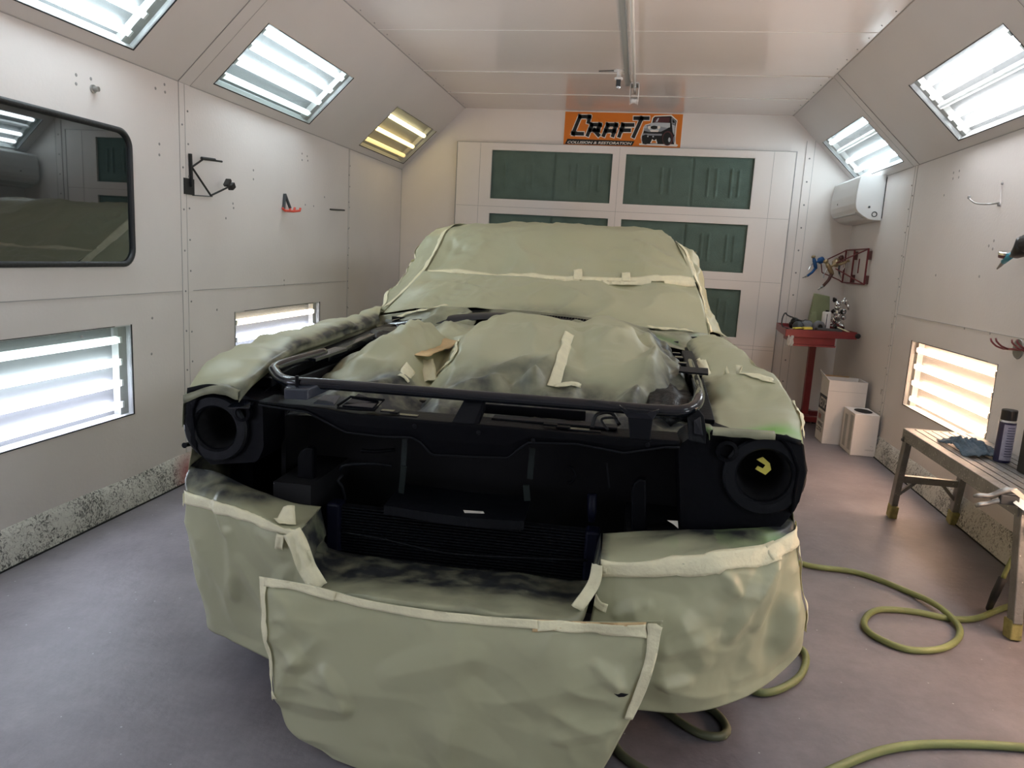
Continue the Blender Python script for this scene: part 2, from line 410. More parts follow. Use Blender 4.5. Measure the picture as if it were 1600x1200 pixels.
def flange_slope(x0, sd, sn, y):
    o = Vector((x0, y, ZE))
    b = MB(); b.box((-.05, 0.003, -.003), (.05, slen-.003, 0), (Y, sd, sn), o); trim(b, 'slope_white')
    b = MB(); b.box((-.052, 0, -.004), (-.049, slen, 0), (Y, sd, sn), o); b.box((.049, 0, -.004), (.052, slen, 0), (Y, sd, sn), o); trim(b, 'seam_dark')
flange_slope(XL, SDL, SNL, 3.66); flange_slope(XR, SDR, SNR, 5.78); flange_slope(XR, SDR, SNR, 3.56)
seam((XL+.002, YF, ZE-.0), (XL+.002, YB, ZE-.0), 'seam_dark', .004, .004)
seam((XR-.002, YF, ZE), (XR-.002, YB, ZE), 'seam_dark', .004, .004)
seam((XL+SL, YF, ZC-.002), (XL+SL, YB, ZC-.002), 'seam_dark', .006, .004)
seam((XR-SL, YF, ZC-.002), (XR-SL, YB, ZC-.002), 'seam_dark', .006, .004)
b = MB(); rivets(b, (XR-SL-.03, 1, ZC), (XR-SL-.03, YB-.1, ZC), 26, -Z, .005); rivets(b, (XL+SL+.03, 1, ZC), (XL+SL+.03, YB-.1, ZC), 26, -Z, .005); trim(b, 'rivet')
for y in (5.83, 6.58, 4.80): seam((XL+SL, y, ZC-.001), (XR-SL, y, ZC-.001), 'seam_light', .012 if y > 5 else .004, .006 if y > 5 else .002)

# back wall: large door with framed filter openings
FX = [(-1.485, -.33), (-.205, .958)]
FZ = [(1.875, 2.33), (1.295, 1.735), (.69, 1.137), (.12, .55)]
planar_with_holes('door_1', (0, YB-.045, 0), X, Z, (-1.825, 1.31), (.012, 2.395), [(x0, x1, z0, z1) for x0, x1 in FX for z0, z1 in FZ], 'back_wall_white', Y, thick=.04)
b = MB()
for x in (-1.83, 1.315): b.box((x-.003, YB-.047, .01), (x+.003, YB-.003, 2.40))
b.box((-1.83, YB-.047, 2.395), (1.315, YB-.003, 2.399)); trim(b, 'seam_dark')
b = MB()
for z in (1.80, 1.22, .62, .585): b.box((-1.82, YB-.0465, z), (1.305, YB-.045, z+.0025))
for x in (-1.60, 1.12): b.box((x, YB-.0465, .02), (x+.0025, YB-.045, 2.39))
b.box((-.268, YB-.0465, .02), (-.2655, YB-.045, 2.39)); trim(b, 'seam_dark')
b = MB(); b.box((1.40, YB-.004, .02), (1.47, YB-.001, 2.50)); trim(b, 'back_wall_white')
b = MB(); b.box((1.397, YB-.005, .02), (1.40, YB-.001, 2.50)); b.box((1.47, YB-.005, .02), (1.473, YB-.001, 2.50)); trim(b, 'seam_dark')
b = MB(); rivets(b, (1.435, YB-.004, .2), (1.435, YB-.004, 2.45), 11, -Y, .008); trim(b, 'rivet')
seam((XL, YB-.002, 0.02), (XL, YB-.002, ZE), 'seam_dark', .005, .004)
random.seed(4)
rown = ['top row', 'second row from the top', 'third row from the top', 'bottom row']
for ci, (x0, x1) in enumerate(FX):
    for ri, (z0, z1) in enumerate(FZ):
        if ri == 3: continue
        nx, nz = 150, 40; P = []
        pleats = [(.13, .012, .30), (.30, .010, .28), (.36, .010, .27), (.52, -.016, .5), (.66, .014, .30), (.72, .014, .30), (.84, .013, .30), (.90, .012, .28)]
        pleats = [(a+random.uniform(-.012, .012), c*random.uniform(.6, 1.15), l) for a, c, l in pleats]
        for j in range(nz+1):
            t = j/nz; row = []
            for i in range(nx+1):
                s = i/nx; d = .006*noise.noise(Vector((s*6+ci*9, t*3+ri*5, 1)))
                edge = min(s, 1-s, t, 1-t); d += .014*(1-math.exp(-edge*22))
                for a, c, l in pleats:
                    d += c*math.exp(-((s-a)/.0085)**2)*(1-sstep(l*.85, l, abs(t-.5+.0)))
                row.append(Vector((x0+(x1-x0)*s, YB-.018-d*1.15, z0+(z1-z0)*t)))
            P.append(row)
        b = MB(); b.grid(P); b.box((x0+.0005, YB-.016, z0+.0005), (x1-.0005, YB-.004, z1-.0005))
        tag(b.build('filter_pad', 'filter_green', smooth=True), 'dark green pleated filter pad, %s of the back door, %s column' % (rown[ri], ['left', 'right'][ci]), 'filter', 'green filter pads in the back door')

# the window in the left wall
def rrect(y0, y1, z0, z1, r, n=8):
    pts = []
    for cy, cz, a0 in ((y1-r, z1-r, 0), (y0+r, z1-r, 90), (y0+r, z0+r, 180), (y1-r, z0+r, 270)):
        for k in range(n+1):
            a = math.radians(a0+90*k/n); pts.append((cy+r*cos(a), cz+r*sin(a)))
    return pts
wy0, wy1, wz0, wz1 = 1.60, 3.235, 1.184, 1.815
outer = rrect(wy0, wy1, wz0, wz1, .085); inner = rrect(wy0+.024, wy1-.024, wz0+.024, wz1-.024, .065)
root = thing('window_1', None, None, (XL, (wy0+wy1)/2, wz0)); root['kind'] = 'structure'
b = MB(); n = len(outer)
prof = [(outer, .0005), (outer, .010), (None, .018), (inner, .012), (inner, -.004)]
rings = []
for ring, dx in prof:
    pts = ring or [((a[0]+c[0])/2, (a[1]+c[1])/2) for a, c in zip(outer, inner)]
    rings.append([Vector((XL+dx, p[0], p[1])) for p in pts])
vs = [v for rg in rings for v in rg]; fs = [(i*n+k, i*n+(k+1) % n, (i+1)*n+(k+1) % n, (i+1)*n+k) for i in range(len(rings)-1) for k in range(n)]
b.add(vs, fs); b.build('window_frame', 'rubber', root, smooth=True)
b = MB(); b.prism([(XL+.002, p[0], p[1]) for p in inner], (-.008, 0, 0)); b.build('window_pane', 'tinted_glass', root)
b = MB(); b.box((XL-.10, wy0-.02, wz0-.02), (XL-.045, wy1+.02, wz1+.02)); b.build('window_backing', 'matt_black', root)

# ---------------------------------------------------------------- LIGHT FIXTURES
def fixture(label, o, au, av, nin, L, H, tubes, group, name='light_fixture'):
    """recessed glazed box. o: corner on the wall face; au along, av across, nin into the room. tubes: (pos 0..1, colour, power)"""
    root = thing(name, label, 'light', o, group)
    D = .064; hb = MB(); ax = (au, av, -nin); g = .0008
    def bx(a, c): hb.box(a, c, ax, o)  # draws into the current housing mesh
    bx((g, g, D), (L-g, H-g, D+.006))
    # end trays that carry the lampholders
    hb.build('reflector', 'housing', root)
    for xa, xb in ((.006, .062), (L-.062, L-.006)):
        hb = MB(); bx((xa, .006, D-.036), (xb, H-.006, D)); hb.build('end_tray', 'housing_tray', root)
    hb = MB(); bx((g, g, .002), (.006, H-g, D)); bx((L-.006, g, .002), (L-g, H-g, D))
    bx((.006, g, .002), (L-.006, .006, D)); bx((.006, H-.006, .002), (L-.006, H-g, D))
    hb.build('housing', 'housing_rim', root)
    for k, (p, mname) in enumerate(tubes):
        b = MB(); c0 = Vector(o)+au*.075+av*(H*p)-nin*(D-.032); c1 = Vector(o)+au*(L-.075)+av*(H*p)-nin*(D-.032); r = .0185
        d = (c1-c0).normalized()
        b.tube([c0-d*.012, c0-d*.008, c0, c1, c1+d*.008, c1+d*.012], [r*.35, r*.85, r, r, r*.85, r*.35], 14)
        t = b.build('tube', mname, root, smooth=True)
        for c, s in ((c0, -1), (c1, 1)):
            b = MB(); b.bar(c+d*s*.012, c+d*s*.026, .03, .03, nin)
            b.build('lampholder', 'white_plastic_dull', root)
    b = MB(); b.box((.004, .004, .006), (L-.004, H-.004, .010), ax, o); b.build('glass_pane', 'clear_glass', root)
    b = MB(); w = .005
    b.box((0, -.0, -.002), (L, w, .004), ax, o); b.box((L-w, 0, -.002), (L, H, .004), ax, o)
    b.box((0, 0, -.002), (w*.6, H, .004), ax, o); b.box((.12, H-w*.6, -.002), (L-.12, H, .004), ax, o)
    b.build('gasket', 'gasket', root)
    return root
P = TUBE_POWER
emitter('glow_cool', (.84, .93, 1.0), P); emitter('glow_cool_dim', (.72, .9, .9), P*.12); emitter('glow_white', (.98, .95, .99), P*1.1)
emitter('glow_grey', (.72, .76, .8), P*.022); emitter('glow_lavender', (.82, .81, 1.0), P*1.05); emitter('glow_mint', (.80, .93, .90), P*.10)  # unlit tubes get their grey from a faint emission
emitter('glow_warm', (1.0, .60, .40), P*1.65); emitter('glow_peach', (1.0, .78, .56), P*.5); emitter('glow_amber', (1.0, .66, .24), P*.30)
emitter('glow_amber_dim', (.9, .6, .2), P*.10); emitter('glow_yellow', (1.0, .80, .42), P*.5)
def slopeL(i, lab, tubes):
    a, c = LSL[i]; o = Vector((XL, a, ZE))+SDL*S0; fixture(lab, o, Y, SDL, -SNL, c-a, S1-S0, tubes, 'lights in the left sloped ceiling')
def slopeR(i, lab, tubes):
    a, c = LSR[i]; o = Vector((XR, a, ZE))+SDR*S0; fixture(lab, o, Y, SDR, -SNR, c-a, S1-S0, tubes, 'lights in the right sloped ceiling')
four = [.13, .37, .62, .87]
slopeL(0, 'unseen recessed ceiling light added for brightness behind the camera, left slope', [(p, 'glow_cool') for p in four])  # unseen fixture, added to light the near end of the room
slopeL(1, 'recessed tube light cut off by the upper left corner of the photo', [(p, 'glow_cool') for p in four])
slopeL(2, 'cool white recessed tube light in the middle of the left ceiling slope, lowest tube dim', [(.13, 'glow_cool_dim'), (.37, 'glow_cool'), (.62, 'glow_cool'), (.87, 'glow_cool')])
slopeL(3, 'dim amber recessed tube light at the far end of the left ceiling slope', [(.15, 'glow_amber_dim'), (.42, 'glow_amber'), (.75, 'glow_yellow')])
slopeR(0, 'unseen recessed ceiling light added for brightness above the camera, right slope', [(p, 'glow_cool') for p in four])  # added overhead fixture, never in view, brightens the near end
slopeR(1, 'recessed ceiling light just beyond the right edge of the photo', [(p, 'glow_white') for p in four])
slopeR(2, 'large white tube light in the right ceiling slope with one grey unlit tube', [(.14, 'glow_white'), (.32, 'glow_white'), (.52, 'glow_grey'), (.68, 'glow_white'), (.86, 'glow_white')])
slopeR(3, 'cool white tube light in the right ceiling slope above the air conditioner', [(.16, 'glow_cool'), (.40, 'glow_cool'), (.66, 'glow_grey'), (.88, 'glow_cool')])
def wallL(i, lab, tubes):
    a, c = LWL[i]; fixture(lab, Vector((XL, a, WZ0)), Y, Z, X, c-a, WZ1-WZ0, tubes, 'lights low in the left wall')
def wallR(i, lab, tubes):
    a, c = LWR[i]; fixture(lab, Vector((XR, a, WZ0+.005)), Y, Z, -X, c-a, WZ1-WZ0+.005, tubes, 'lights low in the right wall')
wallL(0, 'unseen recessed wall light added for brightness behind the camera, left wall', [(p, 'glow_lavender') for p in four])  # extra unseen fixture that adds light from the left
wallL(1, 'large white tube light low in the left wall below the window, top tube dim', [(.13, 'glow_lavender'), (.37, 'glow_lavender'), (.60, 'glow_cool'), (.84, 'glow_mint')])
wallL(2, 'small warm and white tube light low in the left wall behind the fender', [(.13, 'glow_lavender'), (.37, 'glow_lavender'), (.60, 'glow_lavender'), (.84, 'glow_peach')])
wallR(0, 'unseen recessed wall light added for brightness behind the camera, right wall', [(p, 'glow_white') for p in four])  # extra unseen fixture that adds light from the right
wallR(1, 'recessed wall light beyond the right edge of the photo behind the platform', [(p, 'glow_warm') for p in four])
wallR(2, 'warm orange tube light low in the right wall behind the work platform', [(p, 'glow_warm') for p in four])

#@@CEILING
# pipe under the ceiling with its pulley end
root = thing('ceiling_track', 'thin white pipe running along the ceiling to a small pulley end', 'pipe', (-.15, 6.3, ZC))
b = MB(); b.tube([(-.150, YF+.05, ZC-.035), (-.150, 3, ZC-.037), (-.150, 6.28, ZC-.045)], .011, 12); b.build('pipe', 'seam_light', root, smooth=True)
b = MB(); b.box((-.225, YF+.05, ZC-.012), (-.19, 6.18, ZC)); b.build('pipe_shadow', 'pipe_shadow_grey', root)  # grey strip paints the pipe's shadow and reflection on the ceiling
b = MB(); b.box((-.185, 6.10, ZC-.11), (-.180, 6.27, ZC)); b.box((-.120, 6.10, ZC-.11), (-.115, 6.27, ZC)); b.box((-.185, 6.10, ZC-.006), (-.115, 6.27, ZC))
b.lathe((-.183, 6.20, ZC-.115), X, [(0, 0), (.033, 0), (.033, .004), (0, .004)]); b.lathe((-.121, 6.20, ZC-.115), X, [(0, 0), (.033, 0), (.033, .004), (0, .004)])
b.build('bracket', 'white_plastic', root)
b = MB(); b.lathe((-.177, 6.20, ZC-.115), X, [(0, 0), (.028, 0), (.020, .02), (.020, .034), (.028, .054), (0, .054)]); b.build('pulley', 'white_plastic', root, smooth=True)
root = thing('sprinkler_head', 'small sprinkler head hanging from the ceiling beside the pipe', 'sprinkler', (-.262, 5.74, ZC))
b = MB(); c = Vector((-.262, 5.74, ZC)); b.lathe(c, -Z, [(0, 0), (.04, 0), (.038, .008), (.016, .012), (.016, .05), (.03, .052), (.03, .065), (.012, .067), (0, .067)], 20); b.build('base', 'white_plastic', root, smooth=True)
b = MB(); b.box((c.x-.016, c.y-.016, c.z-.115), (c.x+.016, c.y+.016, c.z-.067)); b.build('cage', 'charcoal', root)
b = MB(); b.lathe(c-Z*.115, -Z, [(0, 0), (.018, 0), (.014, .012), (0, .013)], 14); b.build('deflector', 'chrome', root)
b = MB(); b.cyl(c+Vector((-.03, 0, -.004)), c+Vector((-.15, .02, -.004)), .003, 6); b.build('wire', 'charcoal', root)

#@@SIGN
# shop sign; drawing units: one board unit = the board's width and height
SX0, SX1, SZ0, SZ1 = -.805, .282, 2.402, 2.702
root = thing('shop_sign', 'orange shop sign with black lettering and an off-road vehicle on the back wall', 'sign', ((SX0+SX1)/2, YB, SZ0))
YS = YB-.012
def sp(x, y, d=0):
    t = (y-118-(x-108)*.019)/378; a = (x-(108-16*t))/1388
    return Vector((SX0+(SX1-SX0)*a, YS-d, SZ1-(SZ1-SZ0)*t))
b = MB(); b.box((SX0-.004, YS, SZ0-.004), (SX1+.004, YB-.001, SZ1+.006)); b.build('border', 'sign_white', root)
b = MB(); b.box((SX0, YS-.0015, SZ0), (SX1, YS, SZ1)); b.build('board', 'sign_orange', root)
def poly(pts, m, d, name, th=.0006): b = MB(); b.prism([sp(x, y, d) for x, y in pts], (0, -th, 0)); return b.build(name, m, root)
Wd = 41
LET = {'C': [((388, 238), (400, 178)), ((400, 175), (285, 175)), ((285, 175), (206, 368)), ((206, 368), (322, 370))],
 'R': [((428, 266), (382, 384)), ((428, 266), (528, 266)), ((528, 266), (508, 326)), ((508, 326), (412, 326)), ((462, 330), (515, 384))],
 'A': [((620, 266), (574, 386)), ((620, 266), (722, 266)), ((722, 266), (684, 388)), ((600, 334), (700, 334))],
 'F': [((800, 266), (760, 392)), ((800, 266), (918, 266)), ((782, 326), (880, 326))],
 'T': [((938, 190), (1092, 190)), ((1018, 190), (930, 396))]}
def stroke(b, p, q, w, d):
    p = Vector((*p, 0)); q = Vector((*q, 0)); t = (q-p).normalized(); s = Vector((-t.y, t.x, 0))*w/2; e = t*w*.42
    c = [p-e-s, q+e-s, q+e+s, p-e+s]; b.prism([sp(v.x, v.y, d) for v in c], (0, -.0005, 0))
for ch, st in LET.items():
    b = MB(); [stroke(b, p, q, Wd+20, .0016) for p, q in st]; o1 = b.build('letter_outline', 'sign_white', root)
    b = MB(); [stroke(b, p, q, Wd, .0026) for p, q in st]; b.build('letter', 'sign_black', root)
poly([(140, 428), (945, 448), (918, 500), (112, 488)], 'sign_black', .0016, 'banner')
def text_mesh(txt, p0, width, height, right, up, nrm, m, parent, name='lettering', shear=0, font_bold=.0):
    c = bpy.data.curves.new('t', 'FONT'); c.body = txt; c.size = 1; c.shear = shear; c.extrude = 0; c.offset = font_bold
    o = bpy.data.objects.new('t', c); COL.objects.link(o); bpy.context.view_layer.update()
    me = bpy.data.meshes.new_from_object(o.evaluated_get(bpy.context.evaluated_depsgraph_get()))
    xs = [v.co.x for v in me.vertices]; ys = [v.co.y for v in me.vertices]; x0, x1, y0, y1 = min(xs), max(xs), min(ys), max(ys)
    vs = [Vector(p0)+right*((v.co.x-x0)/(x1-x0)*width)+up*((v.co.y-y0)/(y1-y0)*height)+nrm*.0004 for v in me.vertices]
    fs = [tuple(p.vertices) for p in me.polygons]
    bpy.data.objects.remove(o); bpy.data.curves.remove(c); bpy.data.meshes.remove(me)
    return link(name, vs, fs, m, parent)
p0 = sp(142, 482, .0030); p1 = sp(912, 490, .0030)
text_mesh('COLLISION & RESTORATION', p0, (p1-p0).length, .0235, (p1-p0).normalized(), Z, -Y, 'sign_white', root, 'small_lettering', .25, .02)
def ell(cx, cy, rx, ry, n=20): return [(cx+rx*cos(2*pi*k/n), cy+ry*sin(2*pi*k/n)) for k in range(n)]
veh = [([(1140, 185), (1165, 160), (1362, 150), (1436, 212), (1428, 300), (1424, 420), (1430, 475), (1455, 488), (1440, 506), (1000, 492), (1000, 474), (1028, 470), (1012, 400), (1030, 345), (1042, 290), (1062, 262), (1128, 245)], 'sign_white'),
 ([(1152, 190), (1172, 172), (1356, 165), (1424, 218), (1412, 300), (1408, 480), (1040, 478), (1028, 400), (1045, 345), (1056, 290), (1075, 270), (1140, 255)], 'sign_black'),
 ([(1168, 196), (1180, 182), (1345, 178), (1340, 236), (1160, 236)], 'sign_maroon'),
 ([(1180, 230), (1205, 188), (1222, 188), (1204, 230)], 'sign_silver'),
 ([(1365, 178), (1414, 222), (1408, 262), (1368, 248)], 'sign_grey'), ([(1375, 196), (1404, 224), (1402, 246), (1376, 236)], 'sign_black'),
 ([(1118, 246), (1180, 238), (1350, 242), (1352, 290), (1262, 312), (1118, 262)], 'sign_silver'),
 ([(1372, 255), (1408, 270), (1404, 380), (1385, 340)], 'sign_silver'),
 ([(1060, 288), (1100, 268), (1250, 285), (1330, 300), (1250, 340), (1110, 345), (1048, 330)], 'sign_grey'),
 (ell(1168, 300, 66, 44), 'sign_silver'), (ell(1168, 294, 44, 20), 'sign_black'), (ell(1110, 295, 17, 18), 'sign_white'), (ell(1222, 293, 17, 18), 'sign_white'), (ell(1068, 288, 15, 18), 'sign_silver'),
 ([(1120, 326), (1225, 326), (1214, 344), (1130, 344)], 'sign_white'),
 ([(1036, 362), (1262, 366), (1258, 386), (1036, 384)], 'sign_grey'),
 (ell(1074, 430, 44, 56), 'sign_black'), (ell(1330, 415, 64, 82), 'sign_maroon'), (ell(1326, 418, 50, 70), 'sign_black'), (ell(1350, 432, 14, 26), 'sign_silver'), (ell(1406, 428, 10, 40), 'sign_grey'),
 (ell(1098, 396, 8, 8), 'sign_silver'), (ell(1160, 398, 10, 8), 'sign_silver'),
 ([(1128, 474), (1150, 425), (1168, 440), (1180, 440), (1196, 424), (1214, 476)], 'sign_white'), ([(1140, 470), (1156, 445), (1190, 446), (1203, 470)], 'sign_orange')]
for k, (pts, mm) in enumerate(veh):
    poly(pts, mm, .0016+.0007*k, ['emblem_outline', 'emblem_body', 'emblem_windshield', 'emblem_glare', 'emblem_side', 'emblem_side_window', 'emblem_hood', 'emblem_fender', 'emblem_front', 'emblem_grille_ring', 'emblem_grille', 'emblem_headlamp', 'emblem_headlamp', 'emblem_mirror', 'emblem_plate', 'emblem_bumper', 'emblem_wheel', 'emblem_tyre', 'emblem_tyre', 'emblem_hub', 'emblem_rear_wheel', 'emblem_fog_lamp', 'emblem_fog_lamp', 'emblem_axle', 'emblem_axle_patch'][k], .0004)

#@@LEFTWALL
# black bracket with a bent arm and a clamp, on the left wall
root = thing('spray_gun_bracket', 'black steel bracket with bent arms and square plate on the left wall', 'bracket', (XL, 3.70, 1.56))
def Lw(x, y, d=0): p = atx(x, y, XL); p.x += d; return p
b = MB(); p = Lw(294, 293); b.box((XL+.001, p.y-.045, 1.562), (XL+.008, p.y+.045, 1.645)); b.build('plate', 'black_plastic', root)
b = MB(); b.bar(Lw(294, 240, .012), Lw(296, 292, .012), .014, .014); b.build('upright', 'black_plastic', root)
b = MB(); k = Lw(296, 261, .014); j = Lw(310, 248, .03); b.cyl(k, j, .0055, 8); b.cyl(j, Lw(334, 252, .05), .0055, 8); b.cyl(Lw(307, 247, .03), Lw(324, 249.5, .045), .009, 8); b.build('upper_arm', 'black_plastic', root)
b = MB(); k2 = Lw(319, 305, .04); b.cyl(k, k2, .0055, 8); b.cyl(k2, Lw(341, 292, .06), .0055, 8); b.build('lower_arm', 'black_plastic', root)
b = MB(); e = Lw(341, 290, .06); b.bar(e+Vector((0, -.02, .0)), e+Vector((0, .01, .035)), .03, .016); b.bar(e+Vector((0, .022, -.008)), e+Vector((0, .052, .012)), .03, .03); b.build('clamp', 'black_plastic', root)
b = MB(); b.cyl(Lw(300, 305, .004), Lw(331, 307, .004), .003, 6); b.build('rod', 'charcoal', root)
root = thing('wall_hook', 'small hook with black arms and red prongs on the left wall', 'hook', (XL, 4.78, 1.55))
b = MB(); b.cyl(Lw(443, 303, .01), Lw(441, 326, .012), .010, 8); b.cyl(Lw(443, 303, .01), Lw(447, 325, .03), .010, 8); b.build('arm', 'charcoal', root)
b = MB(); b.tube([Lw(439, 325, .01), Lw(441, 329, .02), Lw(452, 330, .03), Lw(461, 329, .035), Lw(462, 325, .035)], .008, 8); b.tube([Lw(453, 329, .03), Lw(454, 324, .032)], .008, 8); b.tube([Lw(446, 329, .03), Lw(447, 324, .032)], .007, 8); b.build('prongs', 'hook_red', root)
b = MB(); b.cyl(Lw(515, 327, .006), Lw(536, 328.5, .012), .006, 8); tag(b.build('peg', 'charcoal'), 'short thin grey peg sticking out of the left wall near its far end', 'peg')
root = thing('wall_bolt', 'small metal bolt head on the left wall above the window', 'bolt', Lw(145, 139))
b = MB(); b.lathe(Lw(145, 139), X, [(.018, 0), (.018, .006), (.011, .008), (.011, .028), (0, .03)], 12); b.build('bolt_head', 'steel', root)
b = MB()
for (x, y) in ((119, 117), (119, 131), (142, 123), (243, 138), (257, 132), (258, 144), (249, 225), (249, 242), (364, 318), (365, 325), (353, 341), (396, 266), (396, 280), (472, 240), (480, 244), (472, 250), (481, 251), (477, 320), (490, 322), (339, 484), (238, 497), (237, 553), (128, 526), (444, 445), (507, 308), (444, 438), (50, 262), (36, 910), (86, 903), (57, 861)):
    c_ = Lw(x, y); b.lathe(c_, X, [(0, .0016), (.006, .0014), (.0075, 0)], 8)
trim(b, 'rivet')

#@@RIGHTWALL
# air conditioner
root = thing('air_conditioner', 'white wall-mounted air conditioner high in the far right corner', 'air conditioner', (XR, 6.8, 1.77))
y0, y1 = 6.42, 7.22; prof = [(XR-.002, 2.128), (XR-.165, 2.128), (XR-.188, 2.120), (XR-.200, 2.105), (XR-.208, 2.05), (XR-.214, 1.97), (XR-.213, 1.90), (XR-.206, 1.862), (XR-.19, 1.835), (XR-.15, 1.805), (XR-.10, 1.780), (XR-.05, 1.772), (XR-.002, 1.772)]
pr_ = [Vector((x, y0, z)) for x, z in prof]
b = MB(); b.prism([Vector((p.x, y0+.02, p.z)) for p in pr_], (0, y1-y0-.04, 0)); b.build('body', 'white_plastic', root)
for ya, yb in ((y0, y0+.02), (y1-.02, y1)):
    b = MB(); b.prism([Vector((p.x+.001*(1 if p.x < XR-.1 else 0), ya, p.z)) for p in pr_], (0, yb-ya, 0)); b.build('end_cap', 'white_plastic', root, bevel=.006)
b = MB(); b.bar((XR-.187, y0+.05, 1.828), (XR-.187, y1-.05, 1.828), .006, .012); b.bar((XR-.155, y0+.04, 1.803), (XR-.155, y1-.04, 1.803), .06, .004, Vector((-.5, 0, -.8))); b.build('louvre', 'white_plastic_dull', root)
b = MB(); b.lathe((XR-.06, y0-.0005, 1.82), -Y, [(.020, 0), (.022, .003), (.017, .003), (.015, 0)], 20); b.build('knockout_ring', 'charcoal', root)
b = MB(); b.lathe((XR-.105, y0-.0005, 1.875), -Y, [(0, .003), (.008, .002), (.009, 0)], 12); b.lathe((XR-.2155, y1-.25, 1.93), -X, [(0, .002), (.007, .002), (.008, 0)], 12); b.build('screw_cover', 'charcoal', root)
b = MB(); b.box((XR-.002, y0-.006, 1.79), (XR, y1, 2.11)); b.box((XR-.012, y0+.002, 1.79), (XR-.002, y0+.008, 2.11)); b.build('wall_gap_shade', 'gasket', root)  # black strips paint the shaded gap between unit and wall

# red spray gun rack on the right wall
def Rw(x, y, d=0): p = atx(x, y, XR-d); return p
root = thing('spray_gun_rack', 'dark red welded rack on the right wall above the tray table', 'rack', (XR, 6.9, 1.26))
y0, y1, z0, z1 = 6.55, 7.22, 1.262, 1.552
x_ = XR-.03
b = MB()
for z in (z0, z1): b.bar((x_, y0, z), (x_, y1, z), .012, .012)
for y in (y0, 6.95, y1): b.bar((x_, y, z0), (x_, y, z1), .012, .012)
b.build('frame', 'dark_red', root)
b = MB()
k = Vector((XR-.16, 6.98, 1.43))
b.cyl((x_, y0, z1), k, .006, 8); b.cyl((x_, y0, z0), k-Z*.05, .006, 8); b.cyl((x_-.03, 6.66, 1.35), (x_-.03, 6.66, 1.47), .005, 8); b.build('strut', 'dark_red', root)
b = MB(); b.tube([(x_, y1, z1), (x_-.03, y1+.01, z1-.02), (XR-.24, 7.2, 1.43)], .005, 8); b.tube([(x_, y1, z0), (x_-.03, y1+.01, z0+.02), (XR-.22, 7.2, 1.34)], .005, 8); b.cyl((XR-.24, 7.2, 1.43), (XR-.22, 7.2, 1.34), .005, 8); b.build('front_loop', 'dark_red', root)
for (y, z) in ((6.57, 1.50), (6.97, 1.50), (6.57, 1.30), (6.97, 1.30)):
    b = MB(); b.box((XR-.024, y-.03, z-.035), (XR-.001, y+.03, z+.035)); b.build('mounting_pad', 'brown_grip', root)
def spray_gun(name_label, c, dirb, col, tip, scale=1.0, body='steel'):
    root = thing('spray_gun', name_label, 'spray gun', c, 'spray guns on the red rack')
    c = Vector(c); d = Vector(dirb).normalized(); s = scale; up = Z
    side = d.cross(up).normalized(); up2 = side.cross(d)
    b = MB(); b.tube([c-d*.05*s, c-d*.02*s, c+d*.03*s, c+d*.06*s], [.014*s, .018*s, .018*s, .012*s], 12); b.build('gun_body', body, root, smooth=True)
    b = MB(); b.lathe(c+d*.06*s, d, [(.012*s, 0), (.020*s, .004), (.020*s, .016*s), (.010*s, .024*s), (0, .024*s)], 14); b.build('air_cap', 'brass', root, smooth=True)
    b = MB(); b.tube([c-d*.04*s, c-d*.07*s-up2*.05*s, c-d*.085*s-up2*.11*s], [.014*s, .012*s, .011*s], 10); b.build('handle', col, root, smooth=True)
    b = MB(); b.tube([c+d*.015*s-up2*.015*s, c-d*.0*s-up2*.05*s, c-d*.03*s-up2*.08*s], .004*s, 6); b.build('trigger', 'chrome', root)
    b = MB(); b.lathe(c+d*.01*s+up2*.016*s, up2, [(.008*s, 0), (.010*s, .02*s), (.030*s, .035*s), (.032*s, .075*s), (.0, .085*s)], 18); b.build('cup', tip, root, smooth=True)
    b = MB(); e = c-d*.085*s-up2*.11*s; b.lathe(e, -up2, [(.008*s, 0), (.009*s, .02*s), (.005*s, .022*s), (.005*s, .05*s), (0, .052*s)], 10); b.build('air_inlet', 'steel', root)
spray_gun('blue spray gun at the left tip of the red wall rack', (XR-.30, 7.16, 1.415), (-.33, -.15, .9), 'gun_blue', 'gun_blue', .95, 'gun_blue')
spray_gun('brass and silver spray gun on the red wall rack, lowest of them', (XR-.20, 7.02, 1.375), (-.55, -.2, .8), 'brown_grip', 'brass', 1.15, 'brass')
spray_gun('dull grey spray gun in the middle of the red wall rack', (XR-.12, 6.93, 1.43), (.5, -.2, .3), 'charcoal', 'brown_grip', .7, 'brass')
# white coat hook
root = thing('coat_hook', 'pale bent wire hook on the right wall near the photo edge', 'hook', (XR, 4.44, 1.75))
b = MB(); a = Rw(1565, 283, .004); c = Rw(1562, 322, .004); b.bar(a, c, .012, .006, X); b.build('back_strip', 'wall_white', root)
b = MB(); b.tube(smoothpath([Rw(1562, 317, .005), Rw(1545, 319, .06), Rw(1526, 318, .10), Rw(1517, 313, .12), Rw(1514, 309, .125)], .01), .0045, 8); b.build('arm', 'steel', root, smooth=True)
b = MB(); b.lathe(Rw(1514, 309, .125), Z, [(0, -.008), (.008, -.004), (.008, .008), (0, .012)], 10); b.lathe(Rw(1567, 287, .005), -X, [(.007, 0), (.006, .008), (0, .01)], 8); b.lathe(Rw(1562, 320, .005), -X, [(.009, 0), (.008, .010), (0, .012)], 8); b.build('tip', 'rivet', root)
b = MB()
for (x, y) in ((1490, 270), (1499, 267), (1489, 279), (1498, 277), (1553, 376), (1551, 389), (1545, 384), (1419, 365), (1412, 392), (1400, 490), (1394, 510), (1377, 613), (1507, 513), (1547, 521), (1530, 432), (1475, 305), (1462, 430)):
    c_ = Rw(x, y); b.lathe(c_, -X, [(0, .0016), (.007, .0014), (.0085, 0)], 8)
